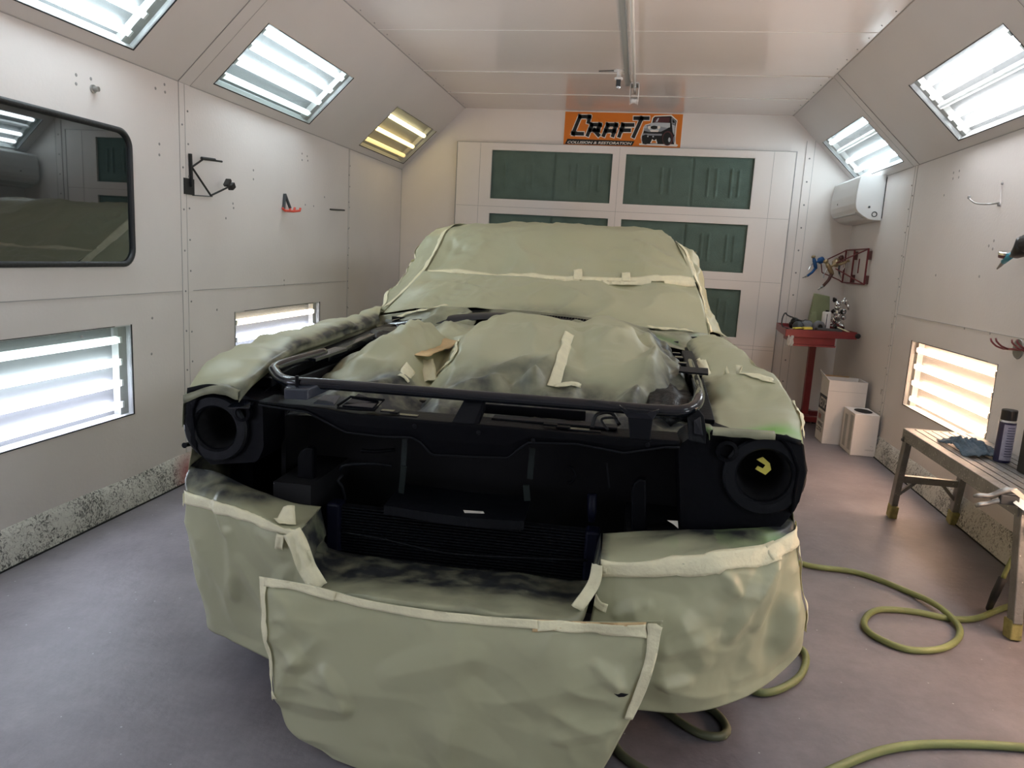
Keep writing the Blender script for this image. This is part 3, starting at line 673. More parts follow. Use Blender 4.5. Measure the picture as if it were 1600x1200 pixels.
for (x, y) in ((1394, 509), (1377, 612)):
    c_ = Rw(x, y); b.box((XR-.003, c_.y-.006, c_.z-.02), (XR, c_.y+.006, c_.z+.02))
trim(b, 'seam_dark')
# gun with a pressure gauge hanging at the right edge
root = thing('spray_gun', 'black spray gun with round pressure gauge hanging at the right edge of the photo', 'spray gun', (1.80, 4.0, 1.45))
g = lambda x, y, X_=1.79: atx(x, y, X_)
b = MB(); b.tube([g(1604, 378), g(1597, 390), g(1588, 396), g(1583, 399)], [.045, .04, .026, .012], 14); b.tube([g(1606, 380), g(1640, 372)], [.045, .03], 14); b.build('gun_body', 'black_plastic', root, smooth=True)
b = MB(); b.cyl(g(1589, 394), g(1577, 402), .010, 12); b.build('coupler', 'steel', root)
b = MB(); b.tube([g(1580, 399), g(1568, 409)], [.016, .013], 12); b.build('regulator', 'teal', root, smooth=True)
b = MB(); b.tube([g(1571, 406), g(1563, 415), g(1558, 420)], [.011, .008, .004], 10); b.build('inlet', 'steel', root)
b = MB(); c = g(1570, 402); ax_ = Vector((-.1, -.25, .95)).normalized(); b.lathe(c, ax_, [(0, 0), (.030, 0), (.030, .014)], 20); b.build('gauge', 'sign_maroon', root)
b = MB(); b.lathe(c+ax_*.014, ax_, [(.030, 0), (.032, .002), (.032, .014), (.028, .016), (0, .015)], 20); b.build('gauge_rim', 'chrome', root)
b = MB(); b.cyl(g(1605, 374), Vector((XR, g(1605, 374).y+.02, g(1605, 374).z+.03)), .008, 8); b.build('hanger', 'steel', root)
# double hook with a grey disc
root = thing('wall_hook', 'brown prong hook with grey round plate at the right edge, below the gauge', 'hook', (XR, 4.0, 1.0))
b = MB(); c = Rw(1590, 545, .006); b.lathe(c+X*.005, -X, [(0, .008), (.048, .006), (.052, 0)], 20); b.build('round_plate', 'steel', root)
b = MB()
for dx in (0, 8):
    b.tube(smoothpath([Rw(1548+dx, 529-dx*.02, .10), Rw(1549+dx, 533, .10), Rw(1557+dx, 541, .08), Rw(1568+dx*.8, 545, .05)], .012), .0045, 8)
    b.tube(smoothpath([Rw(1581+dx, 531, .10), Rw(1582+dx, 536, .10), Rw(1592+dx, 545, .08), Rw(1602, 549, .05)], .012), .0045, 8)
b.cyl(Rw(1568, 545, .05), Rw(1604, 547, .03), .006, 8); b.build('prongs', 'dark_red', root, smooth=True)

# ---- red tray table in the far right corner
root = thing('tray_table', 'red steel tray table on a single post in the far right corner', 'table', (1.6, 6.95, 0))
TZ = .835
Tc = [Vector((1.235, 6.36, 0)), Vector((1.83, 6.50, 0)), Vector((1.76, 7.12, 0)), Vector((1.285, 7.08, 0))]
def ring_tray(b, corners, z0, z1, t=.006):
    n = len(corners); cen = sum(corners, Vector())/n
    for i in range(n):
        p, q = corners[i], corners[(i+1) % n]; d = (q-p).normalized(); s = Vector((-d.y, d.x, 0))
        b.box((0, 0, z0), ((q-p).length, t, z1), (d, s, Z), p)
b = MB(); b.prism([p+Z*(TZ-.004) for p in Tc], (0, 0, .004)); ring_tray(b, Tc, TZ-.03, TZ+.03); b.build('tray', 'red_paint', root)
Td = [Vector((1.31, 6.40, 0)), Vector((1.66, 6.48, 0)), Vector((1.62, 6.95, 0)), Vector((1.33, 6.93, 0))]
b = MB(); b.prism([p+Z*(TZ-.095) for p in Td], (0, 0, .064)); b.build('drawer', 'red_paint', root, bevel=.004)
b = MB(); b.bar(Td[0]+Z*(TZ-.10)-Y*.012, Td[1]+Z*(TZ-.10)-Y*.012, .018, .012); b.build('drawer_pull', 'red_paint', root)
b = MB(); pc = Vector((1.60, 6.98, 0)); b.box((pc.x-.028, pc.y-.028, .05), (pc.x+.028, pc.y+.028, TZ-.03)); b.build('post', 'red_paint', root, bevel=.003)
b = MB(); b.cyl(pc+Vector((-.04, -.03, TZ-.12)), pc+Vector((-.07, -.05, TZ-.12)), .012, 10); b.build('knob', 'black_plastic', root)
b = MB(); b.box((1.18, 6.82, .012), (1.70, 6.88, .062)); b.box((1.18, 7.12, .012), (1.76, 7.17, .062)); b.box((1.57, 6.85, .012), (1.63, 7.15, .062)); b.build('base', 'red_paint', root, bevel=.004)
b = MB(); b.bar((1.42, 6.9, .075), (1.66, 7.12, .075), .05, .012); b.build('gusset', 'steel', root)
for (x, y) in ((1.22, 6.85), (1.66, 6.85), (1.22, 7.145), (1.70, 7.145)):
    b = MB(); b.cyl((x, y, 0), (x, y, .014), .018, 10); b.build('foot', 'black_plastic', root)
b = MB(); b.lathe((1.835, 6.50, TZ), Vector((.1, -1, 0)), [(0, .016), (.014, .016), (.022, .010), (.022, 0)], 14); b.build('castor_ring', 'black_plastic', root)
# tray contents
def P3(x, y, z): return Vector((x, y, TZ+z))
root = thing('respirator', 'grey half mask respirator with round cartridges and straps on the red tray', 'respirator', P3(1.42, 6.62, 0))
b = MB(); b.lathe(P3(1.44, 6.58, .055), Vector((-.1, -.6, .5)), [(0, .03), (.030, .028), (.055, 0), (.06, -.03), (.04, -.05), (0, -.055)], 18); b.build('mask_body', 'respirator_grey', root, smooth=True)
b = MB(); b.lathe(P3(1.53, 6.56, .05), Vector((.35, -1, .1)), [(0, .012), (.020, .012), (.022, .03), (.048, .03), (.054, 0), (.04, -.02)], 20); b.build('cartridge', 'respirator_grey', root, smooth=True)
b = MB(); b.lathe(P3(1.535, 6.542, .052), Vector((.35, -1, .1)), [(0, .014), (.022, .014)], 16); b.build('valve', 'black_plastic', root)
b = MB(); b.lathe(P3(1.36, 6.52, .045), Vector((-.3, -1, .3)), [(0, .020), (.040, .012), (.048, 0), (.045, -.03), (0, -.03)], 18); b.build('cartridge', 'charcoal', root, smooth=True)
b = MB(); b.tube(smoothpath([P3(1.40, 6.60, .09), P3(1.34, 6.62, .11), P3(1.28, 6.60, .13), P3(1.255, 6.58, .15), P3(1.235, 6.57, .10), P3(1.24, 6.56, .04), P3(1.29, 6.52, .02)], .015), .006, 6); b.build('head_strap', 'charcoal', root, smooth=True)
b = MB(); random.seed(3)
for k in range(6):
    p = P3(random.uniform(1.30, 1.50), random.uniform(6.6, 6.72), random.uniform(.03, .08)); b.lathe(p, Vector((random.uniform(-1, 1), -.5, .5)), [(0, .03), (.03, .02), (.038, 0), (.03, -.025), (0, -.032)], 9)
tag(b.build('work_gloves', 'black_plastic', smooth=True), 'heap of black rubber gloves behind the mask on the red tray', 'gloves')
root = thing('putty_knife', 'yellow handled scraper lying on the left of the red tray', 'scraper', P3(1.33, 6.42, .03))
b = MB(); b.bar(P3(1.30, 6.39, .038), P3(1.37, 6.44, .042), .03, .012); b.build('handle', 'yellow_plastic', root, bevel=.003)
b = MB(); b.bar(P3(1.29, 6.385, .036), P3(1.262, 6.37, .034), .04, .002); b.build('blade', 'steel', root)
b = MB(); b.bar(P3(1.38, 6.42, .042), P3(1.45, 6.43, .046), .05, .018); tag(b.build('sanding_block', 'yellow_plastic', bevel=.004), 'small yellow sanding block at the near edge of the red tray', 'sanding block')
b = MB(); b.box((1.50, 6.46, TZ+.028), (1.70, 6.52, TZ+.048)); tag(b.build('sanding_board', 'charcoal', bevel=.003), 'dark flat sanding board along the near edge of the red tray', 'sanding board')
root = thing('solvent_can', 'white metal can standing on the red tray', 'can', P3(1.61, 6.66, 0))
b = MB(); b.lathe(P3(1.61, 6.66, 0), Z, [(0, 0), (.036, 0), (.036, .17), (.030, .178), (0, .178)], 24); b.build('can_body', 'can_white', root, smooth=False)
b = MB(); b.lathe(P3(1.61, 6.66, .178), Z, [(.014, 0), (.014, .014), (0, .014)], 14); b.build('cap', 'black_plastic', root)
b = MB(); b.bar(P3(1.605, 6.6235, .03), P3(1.605, 6.6235, .16), .006, .002); b.build('stripe', 'ink', root)
b = MB(); b.prism([P3(1.52, 6.92, .01), P3(1.72, 6.96, .01), P3(1.70, 7.0, .30), P3(1.56, 6.97, .32)], (0, .05, 0)); b.prism([P3(1.50, 6.86, 0), P3(1.60, 6.88, 0), P3(1.58, 6.9, .16), P3(1.54, 6.9, .15)], (0, .05, 0))
tag(b.build('paper_pack', 'pack_green', bevel=.006), 'olive green packet leaning behind the cans on the red tray', 'packet')
root = thing('gun_stand', 'cluster of chrome spray gun parts hanging on a stand on the red tray', 'spray gun parts', P3(1.72, 6.72, 0))
b = MB(); b.cyl(P3(1.72, 6.74, 0), P3(1.72, 6.74, .27), .006, 8); b.lathe(P3(1.72, 6.74, 0), Z, [(0, .006), (.05, .005), (.05, 0)], 16); b.build('stand', 'steel', root)
random.seed(11)
for k in range(28):
    a = random.uniform(0, 6.28); h = random.uniform(.04, .28); r = random.uniform(.02, .06)
    p = P3(1.72+r*cos(a), 6.70+r*.6*sin(a), h); ax_ = Vector((random.uniform(-.6, .6), random.uniform(-1, 0), random.uniform(-.4, .8)))
    b = MB(); q = random.uniform(.012, .022); b.lathe(p, ax_, [(0, 0), (q, 0), (q*1.1, .02), (q*.6, .028), (q*.6, .045), (0, .047)], 12); b.build('nozzle', random.choice(['chrome', 'chrome', 'steel', 'black_plastic']), root, smooth=True)
root = thing('brush', 'long cleaning brush with pale yellow stick lying on the red tray', 'brush', P3(1.74, 6.55, .03))
b = MB(); b.cyl(P3(1.66, 6.50, .065), P3(1.775, 6.54, .025), .006, 8); b.build('stick', 'tape_cream', root)
b = MB(); b.cyl(P3(1.66, 6.50, .065), P3(1.64, 6.49, .075), .012, 8, .016); b.build('bristles', 'black_plastic', root)
b = MB(); b.grid([[P3(1.255+.05*i/8+.004*sin(j*2.), 6.37-.012*sin(i*1.3+j), -.02-.09*j/6) for i in range(9)] for j in range(7)]); tag(b.build('plastic_bag', 'clear_bag', smooth=True, thick=.003), 'crumpled clear plastic bag hanging off the left corner of the red tray', 'bag')

# ---- cartons against the right wall
def carton(name, label, c, w, d, h, rot, m='carton', open_top=False):
    root = thing(name, label, 'box', c, 'white cartons on the floor by the right wall')
    ax = (Vector((cos(rot), sin(rot), 0)), Vector((-sin(rot), cos(rot), 0)), Z); t = .006
    b = MB()
    b.box((0, 0, 0), (w, t, h), ax, c); b.box((0, d-t, 0), (w, d, h), ax, c); b.box((0, t, 0), (t, d-t, h), ax, c); b.box((w-t, t, 0), (w, d-t, h), ax, c); b.box((t, t, 0), (w-t, d-t, t), ax, c)
    b.build('carton_walls', m, root); return root, ax
c = Vector((1.66, 5.99+.03, 0.001))
c = Vector((1.622, 6.00, 0.001))
root, ax = carton('carton', 'tall open white carton printed with blue panel beside the red table', Vector((1.545, 6.04, .001)), .285, .24, .51, 0)
o = Vector((1.545, 6.04, .001)); Wt, Dt, Ht = .285, .24, .51
b = MB(); b.box((0, Dt-.006, Ht), (Wt*.72, Dt, Ht+.012), ax, o); b.build('rear_flap', 'carton_brown', root)
b = MB(); b.prism([o+Vector((0, 0.01, Ht)), o+Vector((0, Dt-.01, Ht)), o+Vector((-.02, Dt-.01, Ht+.05)), o+Vector((-.01, .02, Ht+.012))], (-.004, 0, 0)); b.build('side_flap', 'carton', root)
b = MB(); b.box((.004, -.0015, Ht-.085), (Wt-.004, -.0003, Ht-.083), ax, o); b.build('crease', 'carton_grey', root)
# printed left face (x = const, facing -x)
def face_x(root, x, ya, yb, za, zb, m, name, d=.0015): b = MB(); b.box((x-d, ya, za), (x-.0002, yb, zb)); return b.build(name, m, root)
fx = o.x
face_x(root, fx, o.y+.004, o.y+Dt-.004, .255, .375, 'ink', 'print_panel', .001)
text_mesh('VETOP', Vector((fx-.0016, o.y+Dt-.015, .272)), Dt-.03, .082, -Y, Z, -X, 'carton', root, 'print_letters', 0, .02)
face_x(root, fx, o.y+.03, o.y+Dt-.03, .165, .235, 'carton_grey', 'picture', .001); face_x(root, fx, o.y+.12, o.y+Dt-.04, .175, .215, 'picture_red', 'picture_detail', .0016)
text_mesh('WIPING', Vector((fx-.0008, o.y+Dt-.03, .118)), Dt-.08, .032, -Y, Z, -X, 'ink', root, 'print_letters', 0, .02)
text_mesh('CLOTHS', Vector((fx-.0008, o.y+Dt-.02, .075)), Dt-.08, .034, -Y, Z, -X, 'ink', root, 'print_letters', 0, .02)
o = Vector((1.673, 5.72, .001)); w, d, h = .175, .295, .316
root = thing('carton', 'smaller white carton with a dark round opening, in front of the tall carton', 'box', o, 'white cartons on the floor by the right wall')
b = MB(); b.box(o, o+Vector((w, d, h))); b.build('carton_walls', 'carton', root, bevel=.003)
b = MB(); b.add([o+Vector((w*.55+.062*cos(a*pi/9), d*.5+.10*sin(a*pi/9), h+.0012)) for a in range(18)], [tuple(range(18))]); ob = b.build('opening', 'matt_black', root)
face_x(root, o.x, o.y+.03, o.y+.10, .03, h-.02, 'carton_grey', 'side_band', .0012); face_x(root, o.x, o.y+.17, o.y+.24, .03, h-.04, 'carton_grey', 'side_band', .0012)
text_mesh('HANDLE', Vector((o.x+.10, o.y-.0008, .045)), .06, .010, X, Z, -Y, 'ink_faint', root, 'small_print'); text_mesh('4 x', Vector((o.x+.135, o.y-.0008, .075)), .018, .010, X, Z, -Y, 'ink_faint', root, 'small_print')

#@@PLATFORM
root = thing('work_platform', 'folding aluminium work platform along the right wall', 'work platform', (1.68, 3.6, 0))
px0, px1, py0, py1, pz = 1.505, 1.845, 2.97, 4.235, .525
b = MB(); nb = 8; wp = (px1-px0)/nb
for k in range(nb): b.box((px0+k*wp+.0035, py0, pz-.012), (px0+(k+1)*wp-.0035, py1, pz))
b.build('deck', 'aluminium', root)
b = MB(); b.box((px0+.003, py0+.003, pz-.014), (px1-.003, py1-.003, pz-.010)); b.build('deck_slots', 'alu_slot', root)
for x in (px0, px1): b = MB(); b.box((x-.012, py0, pz-.065), (x+.012, py1, pz+.001)); b.build('side_rail', 'aluminium', root, bevel=.003)
for y in (py0, py1): b = MB(); b.box((px0, y-.012, pz-.05), (px1, y+.012, pz)); b.build('end_rail', 'aluminium', root, bevel=.003)
for sx, x in ((-1, px0+.012), (1, px1-.012)):
    for sy, yt, yb_ in ((1, py1-.03, 4.285), (-1, py0+.02, 2.90)):
        b = MB(); b.bar((x, yt, pz-.02), (x+sx*0.0, yb_, .065), .034, .052, Y); b.build('leg', 'aluminium', root, bevel=.004)
        b = MB(); b.bar((x, yb_-.012*sy, .075), (x, yb_, 0.001), .042, .062, Y); b.build('foot', 'foot_yellow', root, bevel=.005)
for yy, zz in ((4.258, .235), (2.925, .235), (2.935, .42)):
    b = MB(); b.bar((px0+.02, yy, zz), (px1-.02, yy, zz), .028, .04); b.build('rung', 'aluminium', root, bevel=.004)
for sx, xa, xb in ((1, px0+.015, px0+.10), (-1, px1-.015, px1-.10)):
    for yy, dy in ((4.262, .01), (2.92, -.01)):
        b = MB(); b.bar((xa, yy+dy, .13), (xb, yy, .22), .016, .022, Y); b.build('brace', 'aluminium', root)
b = MB(); b.box((px0-.018, 4.20, pz-.068), (px0+.0, 4.225, pz-.055)); b.cyl((px0-.012, 4.205, pz-.05), (px0+.02, 4.205, pz-.05), .011, 10); b.build('hinge', 'charcoal', root)
# locking pliers on the near corner of the platform
root = thing('clamp', 'worn metal locking clamp gripping the near end of the work platform', 'clamp', (1.49, 3.02, pz))
kz = lambda x, y, Y_=2.96: aty(x, y, Y_)
b = MB(); b.tube(smoothpath([kz(1521, 775), kz(1533, 774), kz(1545, 775), kz(1556, 772), kz(1572, 766), kz(1586, 769)], .008), [.006]+[.009]*3+[.012]*40, 10) if 0 else b.tube(catmull([kz(1521, 775), kz(1533, 774), kz(1545, 775), kz(1556, 772), kz(1572, 766), kz(1588, 767)], 10), [.006, .009, .009, .009, .010, .011, .012, .013, .013, .012], 10); b.build('upper_handle', 'steel', root, smooth=True)
b = MB(); b.tube(catmull([kz(1524, 790), kz(1533, 788), kz(1543, 787), kz(1556, 783), kz(1570, 782)], 9), [.008, .009, .009, .008, .008, .009, .011, .012, .012], 10); b.build('lower_handle', 'steel', root, smooth=True)
b = MB(); q = kz(1566, 778); b.box((q.x-.012, 2.945, q.z-.022), (q.x+.055, 2.968, q.z+.016)); b.build('clamp_body', 'charcoal', root, bevel=.005)
b = MB(); q = kz(1588, 772); b.prism([kz(1578, 766, 2.953), kz(1590, 765, 2.953), kz(1606, 780, 2.953), kz(1598, 781, 2.953)], (0, -.012, 0)); b.build('jaw', 'paper_scrap', root)
b = MB(); b.prism([aty(1583, 785, 2.93), aty(1604, 772, 3.0), aty(1625, 795, 3.0), aty(1612, 806, 2.93)], (0, -.003, -.002)); tag(b.build('plastic_sheet', 'sheet_blue'), 'pale blue plastic sheet hooked on the near end of the platform', 'sheet')
# rag
def rag(cx, cy, z, rx, ry, name, label, m):
    n = 40; P = []
    for j in range(n+1):
        row = []
        for i in range(n+1):
            s = i/n*2-1; t = j/n*2-1; r = math.hypot(s, t)
            x = cx+s*rx*(1+.22*noise.noise(Vector((s*1.5, t*1.5, 3)))); y = cy+t*ry*(1+.3*noise.noise(Vector((s*1.2, t*1.3, 8))))
            h = .052*max(0, 1-r**2*.62)*(.55+1.3*abs(noise.noise(Vector((s*2.6, t*1.4, 5)))))+.02*abs(noise.noise(Vector((s*5, t*5, 1))))*(1-.5*r)
            row.append(Vector((x, y, z+.003+max(0, h))))
        P.append(row)
    b = MB(); b.grid(P); return tag(b.build(name, m, smooth=True, thick=.004), label, 'cloth')
rag(1.655, 3.80, pz+.001, .085, .16, 'rag', 'crumpled blue grey rag on the work platform', 'cloth_blue')
root = thing('spray_can', 'dark blue aerosol can with black cap standing on the work platform', 'spray can', (1.70, 3.62, pz))
c = Vector((1.715, 3.62, pz+.0005))
b = MB(); b.lathe(c, Z, [(0, 0), (.033, 0), (.0345, .004), (.0345, .185), (.031, .196), (.0, .198)], 28); b.build('can_body', 'can_navy', root, smooth=False)
b = MB(); n = 12
a0 = math.atan2(-.9, -.10); vs = []; b.grid([[c+Vector((.0350*cos(a0+i*.13), .0350*sin(a0+i*.13), z)) for i in range(-5, 12)] for z in (.012, .178)]); b.build('label', 'can_label', root)
b = MB()
for k in range(12):
    z = .03+k*.012; b.grid([[c+Vector((.0353*cos(a0+i*.13+.2), .0353*sin(a0+i*.13+.2), z+q)) for i in range(-3, 7-(k % 3))] for q in (0, .003)])
b.build('label_print', 'can_navy', root)
b = MB(); b.lathe(c+Z*.198, Z, [(.030, -.004), (.0325, 0), (.0325, .042), (.030, .046), (0, .046)], 28); b.build('cap', 'black_plastic', root)
b = MB(); b.lathe(c+Z*.188, Z, [(.0345, -.002), (.0355, 0), (.032, .008)], 28); b.build('rim', 'chrome', root)
root = thing('solvent_tin', 'black and white rectangular tin cut off by the right edge, on the platform', 'tin', (1.76, 3.40, pz))
b = MB(); b.box((1.705, 3.36, pz+.0005), (1.80, 3.46, pz+.19)); b.build('tin_body', 'black_plastic', root, bevel=.003)
b = MB(); b.box((1.715, 3.3585, pz+.01), (1.796, 3.3597, pz+.13)); b.build('label', 'can_white', root)
b = MB(); b.cyl((1.75, 3.41, pz+.19), (1.75, 3.41, pz+.205), .014, 12); b.build('cap', 'black_plastic', root)

#@@HOSES
def hose(pts, r, m, name, label, step=.02):
    path = smoothpath(pts, step); b = MB(); b.tube(path, r, 10); return tag(b.build(name, m, smooth=True), label, 'hose')
R_ = .0125
def fl(x, y, z=None): return atz(x, y, R_ if z is None else z)
h1 = [LC(.7, 1.9, R_), LC(1.0, 1.6, R_), fl(1258, 882), fl(1340, 895), fl(1420, 925), fl(1470, 950, .03), fl(1500, 984), fl(1478, 1011), fl(1420, 1015), fl(1365, 993), fl(1350, 972), fl(1372, 953), fl(1430, 956), fl(1480, 966, .012), fl(1520, 967, .013), fl(1560, 953), fl(1600, 938), fl(1700, 900)]
hose(h1, R_, 'hose_green', 'air_hose', 'green yellow air hose looped on the floor beside the work platform')
hose([LC(.50, .75, R_), fl(1130, 1050), fl(1187, 1082), fl(1240, 1065), fl(1259, 1035), fl(1250, 1012), LC(.75, 1.1, R_)], R_, 'hose_green', 'air_hose.001', 'loop of green hose showing under the right side of the masked bumper')
hose([LC(.3, .5, R_), fl(1000, 1085), fl(1040, 1112), fl(1095, 1147), fl(1128, 1150), fl(1136, 1138), fl(1120, 1115), fl(1090, 1095), LC(.6, .4, R_)], R_, 'hose_olive', 'air_hose.002', 'small dark green hose loop on the floor right of the hanging apron')
hose([LC(.15, .2, R_), fl(950, 1150), fl(970, 1178), fl(1005, 1203), fl(1100, 1250)], R_, 'hose_olive', 'air_hose.003', 'olive hose running out from under the apron at the bottom edge')
hose([fl(1180, 1260), fl(1300, 1203), fl(1370, 1175), fl(1430, 1164), fl(1520, 1163), fl(1600, 1168), fl(1700, 1178)], R_, 'hose_green', 'air_hose.004', 'green hose crossing the bottom right corner of the floor')
root = thing('hose_end', 'green hose end with black rubber sleeve hanging behind the near platform leg', 'hose', atz(1545, 951, .01))
p = [aty(1640, 800, 3.05), aty(1600, 842, 3.05), aty(1578, 880, 3.04), aty(1566, 906, 3.03)]
b = MB(); b.tube(smoothpath(p, .02), .009, 10); b.build('hose_tube', 'hose_green', root, smooth=True)
b = MB(); b.tube([aty(1567, 903, 3.03), aty(1555, 928, 3.03), atz(1545, 951, .016)], [.015, .015, .012], 12); b.build('sleeve', 'sleeve_black', root, smooth=True)
#@@CAR
def noise3(q): return Vector((noise.noise(q), noise.noise(q+Vector((19.1, 3.3, 7.7))), noise.noise(q+Vector((5.2, 41.3, 11.9)))))
def crumple(p, amp, seed, fine=1.0):
    """sharp-ridged folds of stiff paper: long creases, small ones gathered in patches"""
    q = p*2.1+Vector((seed*3.1, seed*1.7, seed*.9)); w = noise3(q*.7)*.45
    a = 1-2.2*abs(noise.noise(q+w)); b_ = 1-2.2*abs(noise.noise((p+w*.25)*5.2+Vector((seed, 5, 2))))
    c_ = 1-2.2*abs(noise.noise((p+w*.1)*13+Vector((2, seed, 7)))); m1 = sstep(-.15, .35, noise.noise(p*2.7+Vector((seed, 0, 4)))); m2 = sstep(.0, .4, noise.noise(p*4+Vector((0, 9, seed))))
    return amp*1.3*(1.15*a+1.15*b_*(.2+.8*m1)+.42*fine*c_*m2+.5*noise.noise(q*.8)-.9)

CENTRE = LC(-.02, 2.6, .55)
def onp(x, y, bvh):
    h = bvh.ray_cast(CAM, ray(x, y).normalized()); return h[0] if h[0] else vpl(x, y, -.3)
def sheet(name, label, rows, nu=90, nv=60, amp=.012, seed=1, group=None, spray=None, parent=None, kind_cat='masking paper', out=None, m='masking_paper', thick=.0012, edge_tuck=.25, mod=None, creases=()):
    """a sheet of paper lofted through rows of control points, then creased along its normals"""
    CR = []
    for (x1, y1, x2, y2, ch, cwid) in creases:
        a = vpl(x1, y1, -.2); c = vpl(x2, y2, -.2); CR.append((Vector((loc(a)[0], loc(a)[2])), Vector((loc(c)[0], loc(c)[2])), ch, cwid))
    R0 = [catmull(r, nu) for r in rows]
    cols = [catmull([R0[i][j] for i in range(len(R0))], nv) for j in range(nu)]
    P = [[cols[j][i] for j in range(nu)] for i in range(nv)]
    Q = []
    for i in range(nv):
        row = []
        for j in range(nu):
            a = P[i][min(j+1, nu-1)]-P[i][max(j-1, 0)]; c = P[min(i+1, nv-1)][j]-P[max(i-1, 0)][j]; n = a.cross(c)
            n = n.normalized() if n.length > 1e-9 else Vector((0, -1, 0))
            ref = out if out is not None else (P[i][j]-CENTRE)
            if n.dot(ref) < 0: n = -n
            k = amp*1.0
            p = P[i][j]; ed = min(i, j, nv-1-i, nu-1-j)/6.0; f = edge_tuck+(1-edge_tuck)*min(1, ed)
            h = crumple(p, k, seed)*f
            if mod: h += mod(p, i/(nv-1), j/(nu-1))
            if CR:
                q2 = Vector((loc(p)[0], loc(p)[2]))
                for a2, c2, ch, cwid in CR:
                    e2 = c2-a2; t2 = max(0, min(1, (q2-a2).dot(e2)/e2.length_squared)); d2 = (q2-(a2+e2*t2)).length
                    ww = cwid*(.45+.55*math.sin(pi*(.15+.7*t2)))
                    if d2 < ww: h += ch*(1-d2/ww)
            row.append(p+n*h)
        Q.append(row)
    b = MB(); b.grid(Q); o = b.build(name, m, parent, smooth=True, thick=thick)
    if spray:
        ca = o.data.color_attributes.new('overspray', 'FLOAT_COLOR', 'POINT')
        vals = []
        for v in b.v:
            s = spray(v); s = s if isinstance(s, tuple) else (s, 0)
            vals += [max(0, min(1, s[0])), max(0, min(1, s[1])), 0, 1]
        ca.data.foreach_set('color', vals)
    md = o.modifiers.new('auto', 'EDGE_SPLIT') if False else None
    if not parent: tag(o, label, kind_cat, group)
    bvh = BVHTree.FromPolygons([tuple(v) for v in b.v], [f for f in b.f])
    return o, bvh

def tape(parent, bvh, pts, width, name='tape_strip', m='tape_cream', seed=1, lift=.0055, label=None, wr=.003, flat=None):
    path = smoothpath(pts, .008); n = len(path); rows = []; K = 5; prevn = None
    for i, p in enumerate(path):
        if flat is not None:
            t = (path[min(i+1, n-1)]-path[max(i-1, 0)]).normalized(); fn = flat.normalized(); s = t.cross(fn).normalized()
            rows.append([p+s*((k/K-.5)*width*(1+.12*noise.noise(Vector((i*.11, seed, k)))))+fn*(lift+wr*1.6*noise.noise(Vector((i*.14, k*1.1, seed*2.)))) for k in range(K+1)]); continue
        loc, nn, _, _ = bvh.find_nearest(p)
        if nn is None: continue
        if (nn.dot(loc-CENTRE)) < 0: nn = -nn
        nn = (nn+Vector((prevn if prevn else nn))*3).normalized(); prevn = nn
        t = (path[min(i+1, n-1)]-path[max(i-1, 0)]).normalized(); s = t.cross(nn).normalized(); row = []
        jl = 1+.10*noise.noise(Vector((i*.11, seed, 1))); jr = 1+.10*noise.noise(Vector((i*.13, seed, 9)))
        for k in range(K+1):
            a = k/K-.5; q = p+s*(a*width*(jl if a < 0 else jr)); l2, n2, _, _ = bvh.find_nearest(q)
            if (q-l2).length > .03: l2 = q
            if n2.dot(nn) < 0: n2 = -n2
            row.append(l2+nn*(lift+wr*max(0, noise.noise(Vector((i*.16, k*1.3, seed*2.))))))
        rows.append(row)
    b = MB(); b.grid(rows)
    return b.build(name, m, parent, smooth=True, thick=.0006, label=label)
def R3(lst):
    """control row: (x, y, v) picks, or ready points"""
    return [q if isinstance(q, Vector) else vpl(*q) for q in lst]
def loc(p): d = p-CO; return d.dot(CU), d.dot(CV), d.z
GP = 'masking paper taped over the car'

# ================= the car itself
car = thing('car', 'black primed front end of a stripped car without hood, grille or headlights', 'car', LC(0, 1.5, 0))
AX = (CU, CV, Z)
def cbox(b, a, c): return b.box(a, c, AX, CO)
# headlight panels with open buckets
def head_panel(outline, cxy, rpx_hole, side):
    v0 = .015; c = vpl(*cxy, v0); R1 = rpx_hole
    out_ = [vpl(x, y, v0) for x, y in outline]
    # resample outline by angle round the hole
    n = 64; ring = []; oc = []
    def pol(p): d = p-c; return math.atan2(d.z, d.dot(CU)), math.hypot(d.z, d.dot(CU))
    seg = list(zip(out_, out_[1:]+out_[:1]))
    for k in range(n):
        a = 2*pi*k/n; dx, dz = cos(a), sin(a); best = None
        for p, q in seg:
            px, pz = (p-c).dot(CU), (p-c).z; qx, qz = (q-c).dot(CU), (q-c).z; ex, ez = qx-px, qz-pz
            den = dx*ez-dz*ex
            if abs(den) < 1e-9: continue
            t = (px*ez-pz*ex)/den; s = (px*dz-pz*dx)/den
            if t > 0 and -1e-6 <= s <= 1+1e-6 and (best is None or t < best): best = t
        oc.append(c+CU*dx*best+Z*dz*best); ring.append(c+CU*dx*R1+Z*dz*R1)
    b = MB(); vs = oc+ring; b.add(vs, [(k, (k+1) % n, n+(k+1) % n, n+k) for k in range(n)])
    back = [p+CV*.16 for p in oc]; b.add(oc+back, [(k, (k+1) % n, n+(k+1) % n, n+k) for k in range(n)])
    b.build('headlight_panel', 'paint_black', car)
    b = MB(); q = c
    b.lathe(q, CV, [(R1+.036, .002), (R1+.036, -.012), (R1+.030, -.018), (R1+.006, -.018), (R1, -.010), (R1-.004, .02)], 44); ringo = b.build('headlight_ring', 'primer_dark', car, smooth=False)
    b = MB(); b.lathe(q, CV, [(R1-.002, .0), (R1-.010, .06), (R1*.75, .12), (R1*.45, .14), (0, .14)], 36); b.build('headlight_bucket', 'matt_black', car, smooth=True)
    return c
cL = head_panel([(292, 612), (330, 604), (374, 615), (410, 628), (412, 700), (402, 722), (330, 726), (306, 704), (289, 655)], (340, 668), .066, -1)
